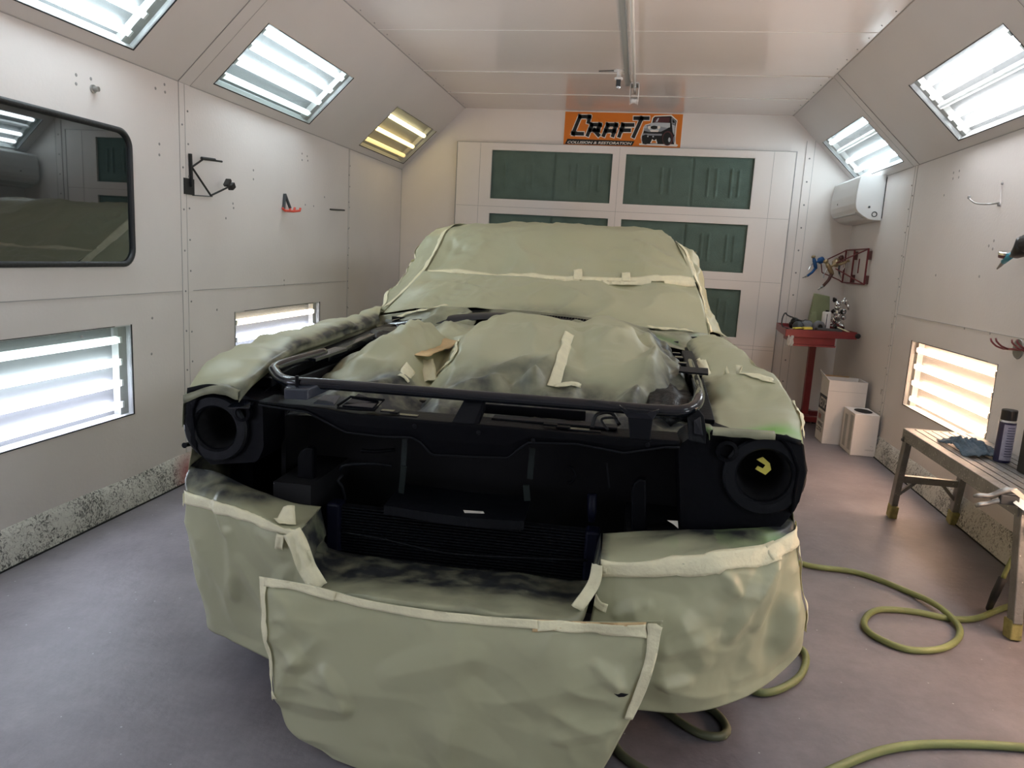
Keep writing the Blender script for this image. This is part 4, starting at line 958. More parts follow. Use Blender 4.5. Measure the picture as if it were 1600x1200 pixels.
cR = head_panel([(1070, 686), (1112, 676), (1215, 682), (1254, 692), (1262, 735), (1244, 795), (1220, 824), (1130, 828), (1064, 828), (1060, 700)], (1193, 742), .074, 1)
for (x, y, r) in ((378, 645, .018), (1136, 705, .020)):
    b = MB(); b.lathe(vpl(x, y, .0), CV, [(r*1.5, .014), (r*1.5, -.004), (r, -.006), (r*.9, .02), (0, .02)], 18); b.build('adjuster_ring', 'paint_black', car)
b = MB(); b.tube([vpl(300, 693, .06), vpl(291, 695, .03), vpl(288, 696, .02)], [.007, .007, .009], 10); b.build('marker_stud', 'paint_black', car)
b = MB(); b.prism([vpl(1182, 718, .045), vpl(1192, 714, .045), vpl(1203, 724, .045), vpl(1205, 734, .045), vpl(1196, 742, .045), vpl(1180, 733, .045), vpl(1184, 728, .045), vpl(1192, 732, .045), vpl(1196, 727, .045)], CV*.0015); b.build('tape_scrap', 'tape_yellow', car, label='yellow tape scrap in the right headlight bucket')
b = MB(); b.prism([vpl(1201, 686, .006), vpl(1219, 687, .006), vpl(1223, 700, .006), vpl(1222, 703, .006)], CV*.0015); b.build('tape_scrap', 'tape_yellow', car)
# sheet metal lip over each headlight
for pts, up in (([(293, 606), (330, 600), (372, 611)], 1), ([(1112, 672), (1170, 676), (1215, 678), (1252, 688)], 1)):
    P_ = catmull([vpl(x, y, -.012) for x, y in pts], 14)
    b = MB(); b.grid([P_, [p-Z*.014-CV*.004 for p in P_], [p-Z*.018+CV*.03 for p in P_]]); b.build('fender_lip', 'paint_black', car, smooth=True, thick=.003)
# dark bevelled corner of the right fender
b = MB(); b.prism([vpl(1215, 682, -.014), vpl(1232, 682, -.014), vpl(1257, 694, -.01), vpl(1262, 740, -.01), vpl(1250, 785, -.01), vpl(1236, 806, -.006), vpl(1240, 770, -.012), vpl(1246, 735, -.012), vpl(1236, 706, -.014)], CV*.05); b.build('fender_corner', 'paint_black', car, bevel=.006)
b = MB(); b.prism([vpl(291, 612, -.014), vpl(306, 606, -.014), vpl(312, 616, -.014), vpl(302, 640, -.012), vpl(300, 690, -.01), vpl(316, 716, -.008), vpl(306, 706, -.006), vpl(289, 660, -.01)], CV*.05); b.build('fender_corner', 'paint_black', car, bevel=.006)
# hidden body mass under the paper
def hull(name, prof, u0, u1):
    b = MB(); b.prism([LC(u0, v, z) for v, z in prof], CU*(u1-u0)); return b.build(name, 'paint_black', car)
hull('fender', [(.22, .30), (.22, .80), (.5, .89), (1.85, .915), (1.95, .30)], -.87, -.79)
hull('fender', [(.22, .30), (.22, .80), (.5, .89), (1.85, .905), (1.95, .30)], .79, .86)
hull('body', [(1.95, .25), (1.95, .93), (4.5, .93), (4.55, .25)], -.86, .86)
b = MB(); pc_ = [(2.0, .9), (2.35, 1.16), (2.95, 1.43), (4.2, 1.42), (4.4, .9)]
vs = []
for v, z in pc_:
    w = .80-.16*(z-.9)/.5; vs += [LC(-w, v, z), LC(w-.07*(z-.9)/.5, v, z)]
b.add(vs, [(0, 1, 3, 2), (2, 3, 5, 4), (4, 5, 7, 6), (6, 7, 9, 8), (0, 2, 4, 6, 8), (1, 9, 7, 5, 3)]); b.build('cab', 'paint_black', car)
for u in (-.72, .72):
    for v in (.85, 3.7):
        b = MB(); b.lathe(LC(u-.09, v, .325), CU, [(0, .03), (.16, .02), (.19, 0), (.30, 0), (.325, .03), (.325, .15), (.30, .18), (.19, .18), (.16, .16), (0, .15)], 36); b.build('wheel', 'rubber', car)
# engine bay walls
b = MB(); cbox(b, (-.66, .16, .30), (-.645, 1.75, .90)); b.build('inner_fender', 'matt_black', car)
b = MB(); cbox(b, (.66, .16, .30), (.675, 1.75, .90)); b.build('inner_fender', 'matt_black', car)
b = MB(); cbox(b, (-.78, 1.70, .30), (.78, 1.72, .99)); b.build('firewall', 'matt_black', car)
b = MB(); cbox(b, (-.65, .34, .32), (.66, .36, .84)); b.build('radiator_core', 'matt_black', car)
b = MB(); cbox(b, (-.65, .05, .30), (.66, 1.7, .32)); b.build('undertray', 'matt_black', car)
b = MB(); cbox(b, (-.62, .02, .34), (-.50, .34, .62)); b.build('frame_horn', 'matt_black', car)
b = MB(); cbox(b, (.45, .02, .34), (.66, .34, .56)); b.build('frame_horn', 'matt_black', car)
# rails on top of the inner fenders
def rail(pts, w, h, name='side_rail', m='paint_black'):
    b = MB()
    for p, q in zip(pts, pts[1:]): b.bar(p, q, w, h)
    return b.build(name, m, car, bevel=.003)
rail([LC(-.70, .12, .905), LC(-.715, .55, .925), LC(-.76, 1.62, .945)], .05, .03)
rail([LC(-.655, .50, .935), LC(-.70, 1.15, .945)], .03, .028, 'rail_flange', 'paint_black_gloss')
rail([LC(.655, .13, .885), LC(.68, .6, .91), LC(.73, 1.6, .935)], .04, .03)
rail([LC(.665, .62, .94), LC(.69, 1.25, .955)], .045, .03, 'rail_flange', 'primer_dark')
for v, w in ((.72, .05), (.88, .035), (1.05, .05), (1.2, .03)):
    b = MB(); cbox(b, (.625, v, .925), (.66, v+w, .962)); b.build('rail_tab', 'paint_black_gloss', car, bevel=.003)
b = MB(); b.prism([LC(.60, .56, .968), LC(.70, .56, .966), LC(.71, .66, .972), LC(.61, .66, .972)], Z*.006); b.build('bracket_plate', 'primer_dark', car)
b = MB(); b.bar(LC(-.655, .36, .948), LC(-.64, .62, .956), .05, .010); b.build('bracket_plate', 'paint_black_gloss', car)
# right inner flange plate beside the headlight
b = MB(); b.prism([vpl(1074, 652, .02), vpl(1092, 640, .02), vpl(1100, 650, .02), vpl(1104, 676, .0), vpl(1103, 694, -.01), vpl(1076, 688, -.01)], CV*.012); b.build('gusset_plate', 'primer_dark', car, bevel=.002)
b = MB(); b.prism([vpl(1084, 656, .012), vpl(1094, 650, .012), vpl(1099, 680, .0), vpl(1084, 678, .0)], -CV*.006); b.build('gusset_emboss', 'paint_black_gloss', car, bevel=.002)
b = MB(); b.prism([vpl(355, 636, -.02), vpl(367, 637, -.02), vpl(423, 600, .22), vpl(413, 597, .22)], Z*-.004); b.prism([vpl(355, 636, -.02), vpl(390, 637, -.02), vpl(392, 628, .0), vpl(372, 622, .02)], Z*-.003); b.build('flange_strip', 'paint_black_gloss', car)
b = MB(); b.bar(vpl(392, 632, .0), vpl(432, 590, .25), .012, .004); b.build('flange_strip', 'primer_dark', car)

# radiator support crossmember: top plate and shaped front face
top = [(405, 627), (480, 635), (560, 648), (640, 655), (720, 662), (800, 668), (880, 676), (960, 683), (1040, 688), (1062, 690)]
bot = [(405, 631), (480, 642), (541, 674), (600, 681), (644, 682), (658, 690), (675, 709), (735, 712), (795, 714), (812, 699), (826, 690), (900, 692), (975, 706), (1040, 697), (1062, 697)]
T_ = [vpl(x, y, -.004) for x, y in top]
nn = 120; topc = []; botc = []
def lerp_poly(P2, x):
    for a, c in zip(P2, P2[1:]):
        if a[0] <= x <= c[0]: return a[1]+(c[1]-a[1])*(x-a[0])/(c[0]-a[0])
for i in range(nn+1):
    x = 405+(1062-405)*i/nn; topc.append(vpl(x, lerp_poly(top, x), -.004)); botc.append(vpl(x, lerp_poly(bot, x), -.004))
rows = [[p+CV*.10+Z*.002 for p in topc], [p+CV*.004+Z*.001 for p in topc], topc, [p-Z*.006-CV*.002 for p in topc], [p.lerp(q, .6)-CV*.004 for p, q in zip(topc, botc)], botc, [q+CV*.012-Z*.003 for q in botc], [q+CV*.05 for q in botc]]
b = MB(); b.grid(rows); b.build('radiator_support', 'paint_black', car, smooth=False, thick=.002)
b = MB(); b.tube([q-CV*.004-Z*.002 for q in botc], .0035, 8); b.build('support_lip', 'primer_dark', car, smooth=True)
for x, y in ((748, 671), (648, 661), (833, 683), (1012, 690)):
    b = MB(); b.lathe(vpl(x, y+5, -.008), -CV, [(.007, 0), (.006, .003), (0, .004)], 10); b.build('bolt', 'primer_dark', car)
# hoop tube over the support
hp = [LC(-.66, .50, .955), LC(-.672, .22, .953), LC(-.670, .13, .948), vpl(431, 583, .09), vpl(440, 592, .045), vpl(460, 597, .02), vpl(520, 601, .03), vpl(745, 619, .04), vpl(900, 631, .04), vpl(1040, 642, .03), vpl(1070, 641, .03), vpl(1086, 634, .06), vpl(1092, 622, .12), LC(.655, .45, .945), LC(.68, 1.0, .95)]
b = MB(); b.tube(smoothpath(hp, .015), .0165, 16); b.build('hoop_bar', 'paint_black_gloss', car, smooth=True)
# centre strut, stand-off box, brackets on the support
b = MB(); b.prism([vpl(706, 660, -.002), vpl(740, 662, -.002), vpl(757, 622, .05), vpl(728, 620, .05)], -Z*.004); b.build('centre_strut', 'primer_dark', car)
b = MB(); b.prism([vpl(740, 662, -.002), vpl(757, 622, .05), vpl(757, 640, .06), vpl(748, 662, .0)], CU*.003); b.build('strut_flange', 'paint_black', car)
q0 = vpl(443, 625, -.01); q1 = vpl(515, 625, -.01)
b = MB()
A_ = [vpl(443, 607, -.02), vpl(480, 609, -.02), vpl(519, 592, .05), vpl(462, 589, .06)]; b.prism(A_, -Z*.032); b.build('standoff_box', 'paint_black_lit', car, bevel=.004)
b = MB(); b.cyl(vpl(464, 608, -.0), vpl(464, 587, -.0), .0055, 10); b.build('stud', 'paint_black', car)
b = MB(); b.prism([vpl(968, 637, -.0), vpl(1030, 643, -.0), vpl(1020, 656, -.01), vpl(1016, 688, -.01), vpl(984, 686, -.01), vpl(981, 652, -.01)], CV*.02); b.build('bracket', 'primer_dark', car, bevel=.003)
b = MB(); b.prism([vpl(968, 634, -.01), vpl(980, 652, -.014), vpl(1020, 655, -.014), vpl(1030, 640, -.01), vpl(1010, 646, -.016), vpl(985, 645, -.016)], CV*.02); b.build('bracket_top', 'paint_black_gloss', car)
# hardware along the top of the support
b = MB(); b.tube([vpl(527, 634, .02), vpl(548, 620, .05), vpl(600, 625, .05), vpl(585, 641, .01), vpl(560, 640, .0), vpl(527, 637, .0)], .004, 8); b.build('latch_wire', 'paint_black', car)
b = MB(); b.prism([vpl(535, 636, .01), vpl(582, 640, .01), vpl(592, 630, .05), vpl(560, 618, .07)], Z*.006); b.build('latch_plate', 'paint_black_gloss', car)
b = MB(); b.prism([vpl(490, 631, .01), vpl(522, 634, .01), vpl(532, 620, .06), vpl(508, 618, .06)], Z*.003); b.build('bracket_plate', 'paint_black_lit', car, label='glossy bracket plate with a painted bluish sheen')
b = MB(); b.lathe(vpl(580, 637, .035), Z, [(0, .004), (.008, .004), (.011, .008), (.020, .006), (.022, 0)], 16); b.build('mount_washer', 'primer_dark', car)
for (x, y, w) in ((606, 643, .02), (617, 645, .012), (638, 650, .03), (905, 672, .03), (925, 675, .025), (880, 668, .02), (860, 664, .02)):
    b = MB(); c = vpl(x, y, .03); b.box((-w, -.012, -.001), (w, .012, .004), AX, c); b.build('bracket_plate', random.choice(['paint_black_gloss', 'paint_black']), car, bevel=.0015)
b = MB(); b.tube(smoothpath([vpl(925, 668, .03), vpl(932, 648, .05), vpl(955, 645, .06), vpl(968, 664, .04)], .01), .006, 8); b.tube(smoothpath([vpl(950, 672, .02), vpl(940, 655, .06), vpl(962, 652, .03)], .01), .004, 8); b.build('wiring_loop', 'plastic_bag_black', car, smooth=True)
b = MB(); b.bar(vpl(770, 652, .09), vpl(965, 668, .08), .05, .008); b.build('support_inner_flange', 'primer_dark', car, bevel=.003)
b = MB(); b.bar(vpl(755, 638, .16), vpl(915, 650, .16), .012, .03); b.build('fan_shroud_edge', 'paint_black', car, bevel=.003)
# lower front: condenser, shelf, hanging straps, hoses
zt = .545; zb_ = .405
b = MB()
for k in range(16):
    z = zb_+(zt-zb_)*k/15; cbox(b, (-.42, .065, z-.0022), (.33, .085, z+.0022))
b.build('cooler_fins', 'primer_dark', car)
b = MB(); cbox(b, (-.42, .083, zb_), (.33, .10, zt)); b.build('cooler_core', 'matt_black', car)
b = MB(); cbox(b, (-.465, .05, zb_-.01), (-.42, .11, zt+.012)); b.build('cooler_tank', 'tank_blue', car, bevel=.008)
b = MB(); cbox(b, (.33, .05, zb_-.01), (.372, .11, zt+.008)); b.build('cooler_tank', 'tank_blue', car, bevel=.008)
b = MB(); b.tube(smoothpath([vpl(533, 831, .03), vpl(600, 843, .02), vpl(690, 863, .01), vpl(760, 869, .01), vpl(850, 873, .02), vpl(918, 876, .03)], .02), .0035, 8); b.build('cooler_pipe', 'primer_dark', car, smooth=True)
b = MB(); cbox(b, (-.46, .06, .36), (.37, .12, .40)); b.build('lower_crossmember', 'paint_black', car, bevel=.006)
sh = [vpl(600, 790, .03), vpl(690, 804, .01), vpl(740, 810, .0), vpl(819, 815, .02)]
b = MB(); SH = catmull(sh, 20); b.grid([[p+CV*.20+Z*.01 for p in SH], SH, [p-Z*.026 for p in SH]]); b.build('air_shelf', 'primer_dark', car, thick=.003)
b = MB(); b.prism([vpl(724, 797, .04), vpl(755, 799, .04), vpl(757, 802, .03), vpl(726, 801, .03)], -Z*.001); b.build('shelf_sticker', 'paper_scrap', car)
b = MB(); b.bar(vpl(633, 684, .03), vpl(630, 730, .03), .016, .006, CV); b.bar(vpl(631, 728, .026), vpl(627, 770, .05), .017, .006, CV); b.build('hanging_strap', 'strap_green', car)
b = MB(); b.bar(vpl(832, 700, .03), vpl(828, 748, .03), .017, .006, CV); b.bar(vpl(822, 758, .02), vpl(824, 782, .03), .018, .006, CV); b.build('hanging_strap', 'strap_green', car)
b = MB(); b.tube(smoothpath([vpl(532, 735, .10), vpl(536, 728, .09), vpl(560, 725, .09), vpl(590, 725, .09), vpl(612, 728, .10)], .01), .0055, 8); b.build('coolant_line', 'primer_dark', car, smooth=True)
b = MB(); b.tube(smoothpath([vpl(565, 704, .14), vpl(590, 705, .14), vpl(617, 703, .14)], .01), .006, 8); b.build('coolant_line', 'paint_black', car, smooth=True)
b = MB(); b.tube(smoothpath([vpl(536, 742, .10), vpl(528, 752, .09), vpl(534, 758, .09), vpl(540, 780, .10)], .01), .005, 8); b.build('coolant_line', 'primer_dark', car, smooth=True)
for (xa, xb, yt, yb2, v) in ((464, 490, 699, 788, .08), (986, 1010, 748, 832, .08)):
    pts = [vpl(xa, yb2, v), vpl(xa, yt+18, v), vpl(xa+4, yt+7, v), vpl((xa+xb)/2, yt, v), vpl(xb, yt+2, v), vpl(xb, yb2, v)]
    b = MB(); b.prism(pts, CV*.03); b.build('tow_bracket', 'paint_black', car, bevel=.006)
b = MB(); c = vpl(887, 742, .14); b.tube([c+CU*(.022*cos(a/10*pi-pi/2))+Z*(.026*sin(a/10*pi-pi/2)) for a in range(11)], .005, 8); b.build('hook_bend', 'paint_black', car, smooth=True)
b = MB(); b.tube([vpl(925, 772, .10), vpl(925, 800, .10), vpl(924, 815, .10)], [.014, .014, .009], 12); b.build('drain_fitting', 'tank_blue', car, smooth=True)
b = MB(); b.bar(vpl(948, 722, .10), vpl(952, 762, .10), .006, .006); b.build('hood_release_rod', 'primer_dark', car)
b = MB(); b.prism([vpl(1042, 813, .0), vpl(1059, 814, .0), vpl(1060, 826, .0), vpl(1052, 819, .0)], CV*.001); b.build('paper_scrap', 'paper_scrap', car, label='small pale scrap of paper under the right headlight')
# cowl with a slotted vent
cw = [R3([(600, 516, 1.60), (660, 508, 1.60), (760, 499, 1.58), (860, 503, 1.56), (960, 516, 1.56), (1060, 536, 1.60)]), R3([(600, 500, 1.72), (660, 493, 1.72), (760, 484, 1.72), (860, 490, 1.70), (960, 503, 1.70), (1060, 524, 1.74)])]
b = MB(); b.grid([catmull(cw[0], 60), [p.lerp(q, .5)+Z*.006 for p, q in zip(catmull(cw[0], 60), catmull(cw[1], 60))], [p+CV*.02 for p in catmull(cw[1], 60)]]); b.build('cowl_panel', 'paint_black_gloss', car, smooth=True, thick=.003)
b = MB(); PA = catmull(cw[0], 60); PB = catmull(cw[1], 60)
for k in range(24):
    f = (852+(952-852)*k/23-600)/460; i = f*59; j = int(i); g_ = i-j
    p = PA[j].lerp(PA[j+1], g_).lerp(PB[j].lerp(PB[j+1], g_), .55)+Z*.008; b.box((-.006, -.012, 0), (.006, .012, .0015), AX, p)
b.build('cowl_vent_slots', 'matt_black', car)

# ================= masking paper and tape
def dist_spray(fn): return fn
# apron hanging in front
rows = [[LC(-.492, -.318, .480), LC(-.34, -.328, .476), LC(-.2, -.335, .459), LC(.02, -.338, .453), LC(.24, -.338, .462), LC(.40, -.334, .475), LC(.538, -.322, .488)],
 [LC(-.475, -.335, .41), LC(-.3, -.352, .40), LC(0, -.365, .39), LC(.3, -.36, .40), LC(.527, -.335, .40)],
 [LC(-.452, -.345, .30), LC(-.3, -.367, .30), LC(0, -.38, .29), LC(.3, -.372, .29), LC(.500, -.342, .29)],
 [LC(-.428, -.352, .18), LC(-.28, -.372, .18), LC(0, -.385, .18), LC(.28, -.378, .18), LC(.458, -.348, .18)],
 [LC(-.395, -.356, .080), LC(-.26, -.374, .070), LC(0, -.385, .07), LC(.25, -.378, .07), LC(.418, -.35, .08)],
 [LC(-.27, -.362, .024), LC(-.17, -.372, .014), LC(0, -.38, .012), LC(.2, -.376, .012), LC(.385, -.352, .02)]]
def spr_apron(p):
    u, v, z = loc(p); return 0
o, bv = sheet('masking_paper', 'large flat apron of pale green masking paper hanging at the front centre', rows, 150, 100, .014, 3, GP, lambda p: .25*sstep(.45, .50, loc(p)[2]), out=-CV, creases=[(436, 935, 505, 985, .014, .05), (500, 985, 470, 1035, .010, .04), (480, 1040, 570, 1050, .012, .045), (545, 1000, 575, 1045, .010, .04), (640, 1000, 760, 975, .009, .06), (700, 1075, 790, 1120, .008, .08), (935, 990, 965, 1020, .012, .028), (1000, 1000, 960, 1045, .007, .03), (800, 1040, 950, 1010, .008, .07), (560, 1130, 700, 1150, .008, .07), (880, 1090, 960, 1080, .006, .03), (760, 1000, 840, 1060, -.008, .06)])
tape(o, bv, [LC(-.345, -.335, .474), LC(-.2, -.34, .455), LC(.02, -.343, .447), LC(.24, -.34, .456)], .030, seed=2)
tape(o, bv, [LC(.225, -.345, .452), LC(.33, -.342, .463), LC(.45, -.335, .468), LC(.50, -.335, .470)], .036, m='tape_tan', seed=5, lift=.005)
tape(o, bv, [LC(.24, -.345, .449), LC(.35, -.342, .456), LC(.50, -.335, .462)], .026, seed=6, lift=.0065)
tape(o, bv, [LC(.520, -.335, .48), LC(.518, -.338, .40), LC(.497, -.342, .32), LC(.477, -.346, .24)], .034, seed=7, lift=.008)
tape(o, bv, [LC(-.482, -.326, .485), LC(-.470, -.335, .41), LC(-.457, -.342, .34), LC(-.448, -.345, .28), LC(-.432, -.35, .20), LC(-.426, -.352, .175)], .024, seed=8, lift=.006, wr=.006)
tape(o, bv, [LC(-.475, -.33, .475), LC(-.40, -.333, .478), LC(-.34, -.335, .470), LC(-.28, -.337, .460)], .028, seed=9, lift=.008)
c = onp(971, 1085, bv); b = MB(); b.prism([c-CV*.003+CU*x+Z*y for x, y in ((-.018, .001), (-.004, .0055), (.017, .005), (.007, -.003), (-.006, -.006))], -CV*.001); b.build('tear', 'matt_black', o, label='small dark tear in the apron')

# recess floor between the bumper halves
back = R3([(500, 792, .02), (508, 830, .03), (513, 857, .03), (600, 872, .04), (700, 886, .04), (800, 894, .04), (925, 906, .04), (930, 880, .03), (940, 834, .03)])
mid = R3([(488, 808, -.08), (494, 850, -.09), (500, 884, -.09), (590, 898, -.12), (700, 914, -.13), (800, 924, -.13), (915, 928, -.1), (926, 895, -.08), (938, 848, -.08)])
front = R3([(466, 832, -.17), (480, 872, -.19), (493, 914, -.22), (570, 932, -.318), (700, 949, -.326), (800, 960, -.326), (900, 962, -.27), (922, 922, -.19), (938, 872, -.16)])
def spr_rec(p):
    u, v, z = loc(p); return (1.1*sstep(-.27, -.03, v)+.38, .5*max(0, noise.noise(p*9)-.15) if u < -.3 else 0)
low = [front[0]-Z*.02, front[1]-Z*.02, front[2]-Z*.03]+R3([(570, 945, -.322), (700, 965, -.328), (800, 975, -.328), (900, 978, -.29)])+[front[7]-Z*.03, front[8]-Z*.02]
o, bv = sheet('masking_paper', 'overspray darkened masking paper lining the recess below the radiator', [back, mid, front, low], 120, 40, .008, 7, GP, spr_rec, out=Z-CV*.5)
tape(o, bv, R3([(455, 828, -.19), (468, 855, -.2), (480, 885, -.21), (498, 916, -.235)]), .05, seed=12, wr=.010, lift=.012, flat=-CV+CU*.5)
tape(o, bv, R3([(936, 880, -.18), (932, 905, -.19), (922, 925, -.205), (905, 948, -.235)]), .032, seed=13, wr=.008, lift=.012, flat=-CV-CU*.5)

# left bumper cover
def sideL(v, z, u=-.89): return LC(u, v, z)
rows = [R3([LC(-.87, .32, .66), (299, 727, .07), (340, 736, .03), (400, 766, .0), (450, 784, .0), (502, 792, .02)]),
 R3([LC(-.895, .32, .64), (289, 748, .03), (335, 762, -.04), (400, 786, -.07), (445, 804, -.09), (486, 812, -.09)]),
 R3([LC(-.90, .32, .60), (288, 772, .0), (338, 788, -.09), (400, 807, -.14), (440, 822, -.17), (468, 832, -.185)]),
 R3([LC(-.90, .32, .50), (296, 830, .01), (340, 842, -.09), (395, 852, -.14), (445, 868, -.175), (480, 872, -.195)]),
 R3([LC(-.88, .32, .36), (309, 910, .03), (348, 925, -.07), (400, 940, -.12), (455, 940, -.16), (500, 950, -.21)]),
 R3([LC(-.85, .32, .22), (324, 972, .05), (355, 998, -.03), (397, 1020, -.09), (450, 1045, -.14), (520, 1070, -.19)])]
def spr_L(p):
    u, v, z = loc(p); return .9*sstep(-.14, .0, v+.05*noise.noise(p*7))*sstep(.54, .60, z)+.35*sstep(.57, .6, z)+.9*sstep(-.47, -.42, u)*sstep(.45, .6, z)
o, bv = sheet('masking_paper', 'crumpled masking paper wrapped round the left bumper end', rows, 110, 100, .013, 11, GP, spr_L, out=-CV+Z*.4-CU*.4, creases=[(305, 800, 320, 850, .012, .035), (330, 850, 330, 960, .010, .035), (360, 770, 395, 745, -.010, .014), (325, 768, 350, 752, -.008, .012), (395, 845, 430, 875, .010, .04), (350, 900, 410, 985, .011, .05), (440, 900, 400, 1000, .010, .045), (300, 745, 330, 765, .008, .02), (400, 770, 440, 795, .008, .02)])
tape(o, bv, R3([(288, 776, -.0), (330, 789, -.085), (390, 806, -.14), (430, 822, -.165), (464, 834, -.19)]), .040, seed=21)
tape(o, bv, R3([(432, 812, -.15), (448, 802, -.13), (462, 800, -.12)]), .035, seed=22, lift=.008, wr=.014)
tape(o, bv, R3([(437, 836, -.18), (436, 858, -.18)]), .026, seed=23, lift=.01, wr=.008)
tape(o, bv, R3([(288, 770, .0), (290, 790, .0)]), .018, seed=24, lift=.007, wr=.01)

# right bumper cover
rows = [R3([(942, 833, .03), (1000, 829, .03), (1060, 828, .02), (1130, 827, .02), (1205, 822, .02), (1232, 806, .08), LC(.87, .34, .68)]),
 R3([(940, 852, -.08), (1000, 848, -.09), (1060, 845, -.09), (1130, 842, -.07), (1205, 838, -.02), (1238, 822, .05), LC(.90, .34, .66)]),
 R3([(938, 872, -.165), (1000, 874, -.185), (1060, 868, -.18), (1130, 863, -.15), (1200, 856, -.07), (1238, 838, .03), LC(.905, .34, .62)]),
 R3([(934, 905, -.18), (1000, 908, -.205), (1065, 905, -.20), (1135, 902, -.16), (1208, 892, -.07), (1246, 872, .03), LC(.915, .34, .54)]),
 R3([(922, 970, -.20), (1000, 985, -.225), (1075, 985, -.21), (1150, 980, -.15), (1215, 960, -.06), (1250, 930, .04), LC(.92, .34, .42)]),
 R3([(905, 1040, -.22), (990, 1050, -.225), (1080, 1055, -.20), (1150, 1045, -.14), (1215, 1015, -.05), (1252, 975, .05), LC(.91, .34, .33)]),
 R3([(900, 1100, -.22), (985, 1109, -.215), (1080, 1113, -.18), (1150, 1096, -.12), (1215, 1057, -.03), (1252, 1006, .06), LC(.90, .34, .25)])]
def spr_R(p):
    u, v, z = loc(p); n = noise.noise(p*8)
    d = .95*sstep(-.13, .0, v+.05*n)*sstep(.56, .61, z)+.35*sstep(.60, .62, z)+.8*sstep(.41, .38, u)*sstep(.45, .60, z)
    g_ = 1.6*max(0, noise.noise(p*6+Vector((3, 1, 0)))-.12)*(1 if (u > .68 or .45 < u < .58) else 0)*sstep(.59, .62, z); return (d*(1-min(1, g_)), g_)
o, bv = sheet('masking_paper', 'masking paper wrapped round the right bumper end with green specks on top', rows, 140, 120, .013, 17, GP, spr_R, out=-CV+Z*.4+CU*.4, creases=[(1148, 1005, 1215, 915, .018, .05), (1192, 1000, 1228, 900, .014, .04), (1130, 905, 1150, 935, .010, .024), (965, 960, 1010, 940, .009, .03), (990, 945, 1000, 985, .008, .03), (1040, 1010, 1120, 1000, .010, .04), (1035, 1060, 1075, 1065, .010, .03), (1000, 915, 1060, 930, -.008, .05), (1100, 1040, 1060, 960, .009, .05)],
 mod=lambda p, i, j: .018*math.exp(-((j-.62)/.035)**2)*sstep(.45, .6, i)*sstep(1, .72, i)-.014*math.exp(-((j-.55)/.03)**2)*sstep(.4, .6, i)*sstep(.95, .75, i))
tape(o, bv, R3([(940, 886, -.17), (1000, 887, -.19), (1060, 883, -.185), (1130, 876, -.155), (1195, 867, -.08), (1212, 860, -.05)]), .050, seed=31)
tape(o, bv, R3([(1196, 868, -.08), (1222, 852, -.02), (1238, 836, .04), (1243, 815, .08)]), .040, seed=32, lift=.006, wr=.007)
tape(o, bv, R3([(942, 850, -.08), (941, 870, -.15), (938, 890, -.17)]), .034, seed=33, lift=.007, wr=.014)
tape(o, bv, R3([(926, 930, -.19), (935, 945, -.2), (948, 952, -.21)]), .022, seed=34, lift=.009, wr=.01)
tape(o, bv, R3([(1243, 850, .04), (1244, 900, .05), (1246, 960, .05), (1250, 985, .06)]), .018, seed=35, lift=.006, wr=.008)

# side sheets hanging from the fenders to the floor
def sidesheet(s, label, seed, spray=None):
    U = .925*s
    rows = [[LC(.90*s, .05, .70), LC(.918*s, .25, .85), LC(.922*s, .8, .96), LC(.925*s, 1.9, .985), LC(.93*s, 3.2, .99), LC(.93*s, 4.55, .97)],
            [LC(.925*s, .06, .55), LC(.935*s, .3, .60), LC(.94*s, .8, .62), LC(.945*s, 1.9, .62), LC(.945*s, 3.2, .62), LC(.945*s, 4.55, .60)],
            [LC(.935*s, .10, .30), LC(.95*s, .35, .20), LC(.955*s, .8, .10), LC(.955*s, 1.9, .08), LC(.955*s, 3.2, .07), LC(.955*s, 4.55, .07)]]
    return sheet('masking_paper', label, rows, 130, 40, .016, seed, GP, spray or (lambda p: 0), out=CU*s)
oR, bvR = sidesheet(1, 'long bright sheet of masking paper hanging down the right flank of the car', 41)
oL, bvL = sidesheet(-1, 'long sheet of masking paper hanging down the left flank of the car', 43)
for v in oL.data.vertices: pass

# fender covers
LO = [(-.885, -.008, .872), (-.905, .07, .905), (-.908, .165, .955), (-.908, .32, .978), (-.906, .62, .988), (-.903, 1.05, .994), (-.905, 1.55, .998), (-.925, 1.98, 1.012)]
LOv = [LC(*q) for q in LO]
inn = [vpl(371, 613, -.012), upl(388, 592, -.70), upl(416, 568, -.71), upl(432, 556, -.715), upl(462, 539, -.73), upl(505, 525, -.745), upl(545, 512, -.765), upl(592, 496, -.80)]
def midrow(a, c, up=.012): return [p.lerp(q, .5)+Z*up for p, q in zip(a, c)]
rows = [[p-Z*.10-CU*.008 for p in LOv], [p-Z*.022-CU*.006 for p in LOv], LOv, midrow(LOv, inn), inn, [p-Z*.03+CU*.004 for p in inn]]
innd = catmull(inn, 90)
def spr_FL(p):
    u, v, z = loc(p); q = min(((p-x).length for x in innd)); n = .5+noise.noise(p*9)
    return .8*sstep(.045, .0, q*(.6+.8*n))+.55*sstep(.06, -.01, v+.03*n)+.35*sstep(.13, .0, q)*sstep(.1, .6, v)
o, bv = sheet('masking_paper', 'masking paper over the top of the left front fender', rows, 110, 60, .011, 51, GP, spr_FL, out=Z-CU*.25)
b = MB(); L_ = catmull([LOv[0]-CV*.01, vpl(335, 604, -.022), vpl(372, 613, -.02)], 24); b.grid([[p+CV*.02+Z*.006 for p in L_], L_, [p-Z*(.022+.006*noise.noise(p*30)) for p in L_]]); ob = b.build('folded_edge', 'masking_paper', o, smooth=True, thick=.001)
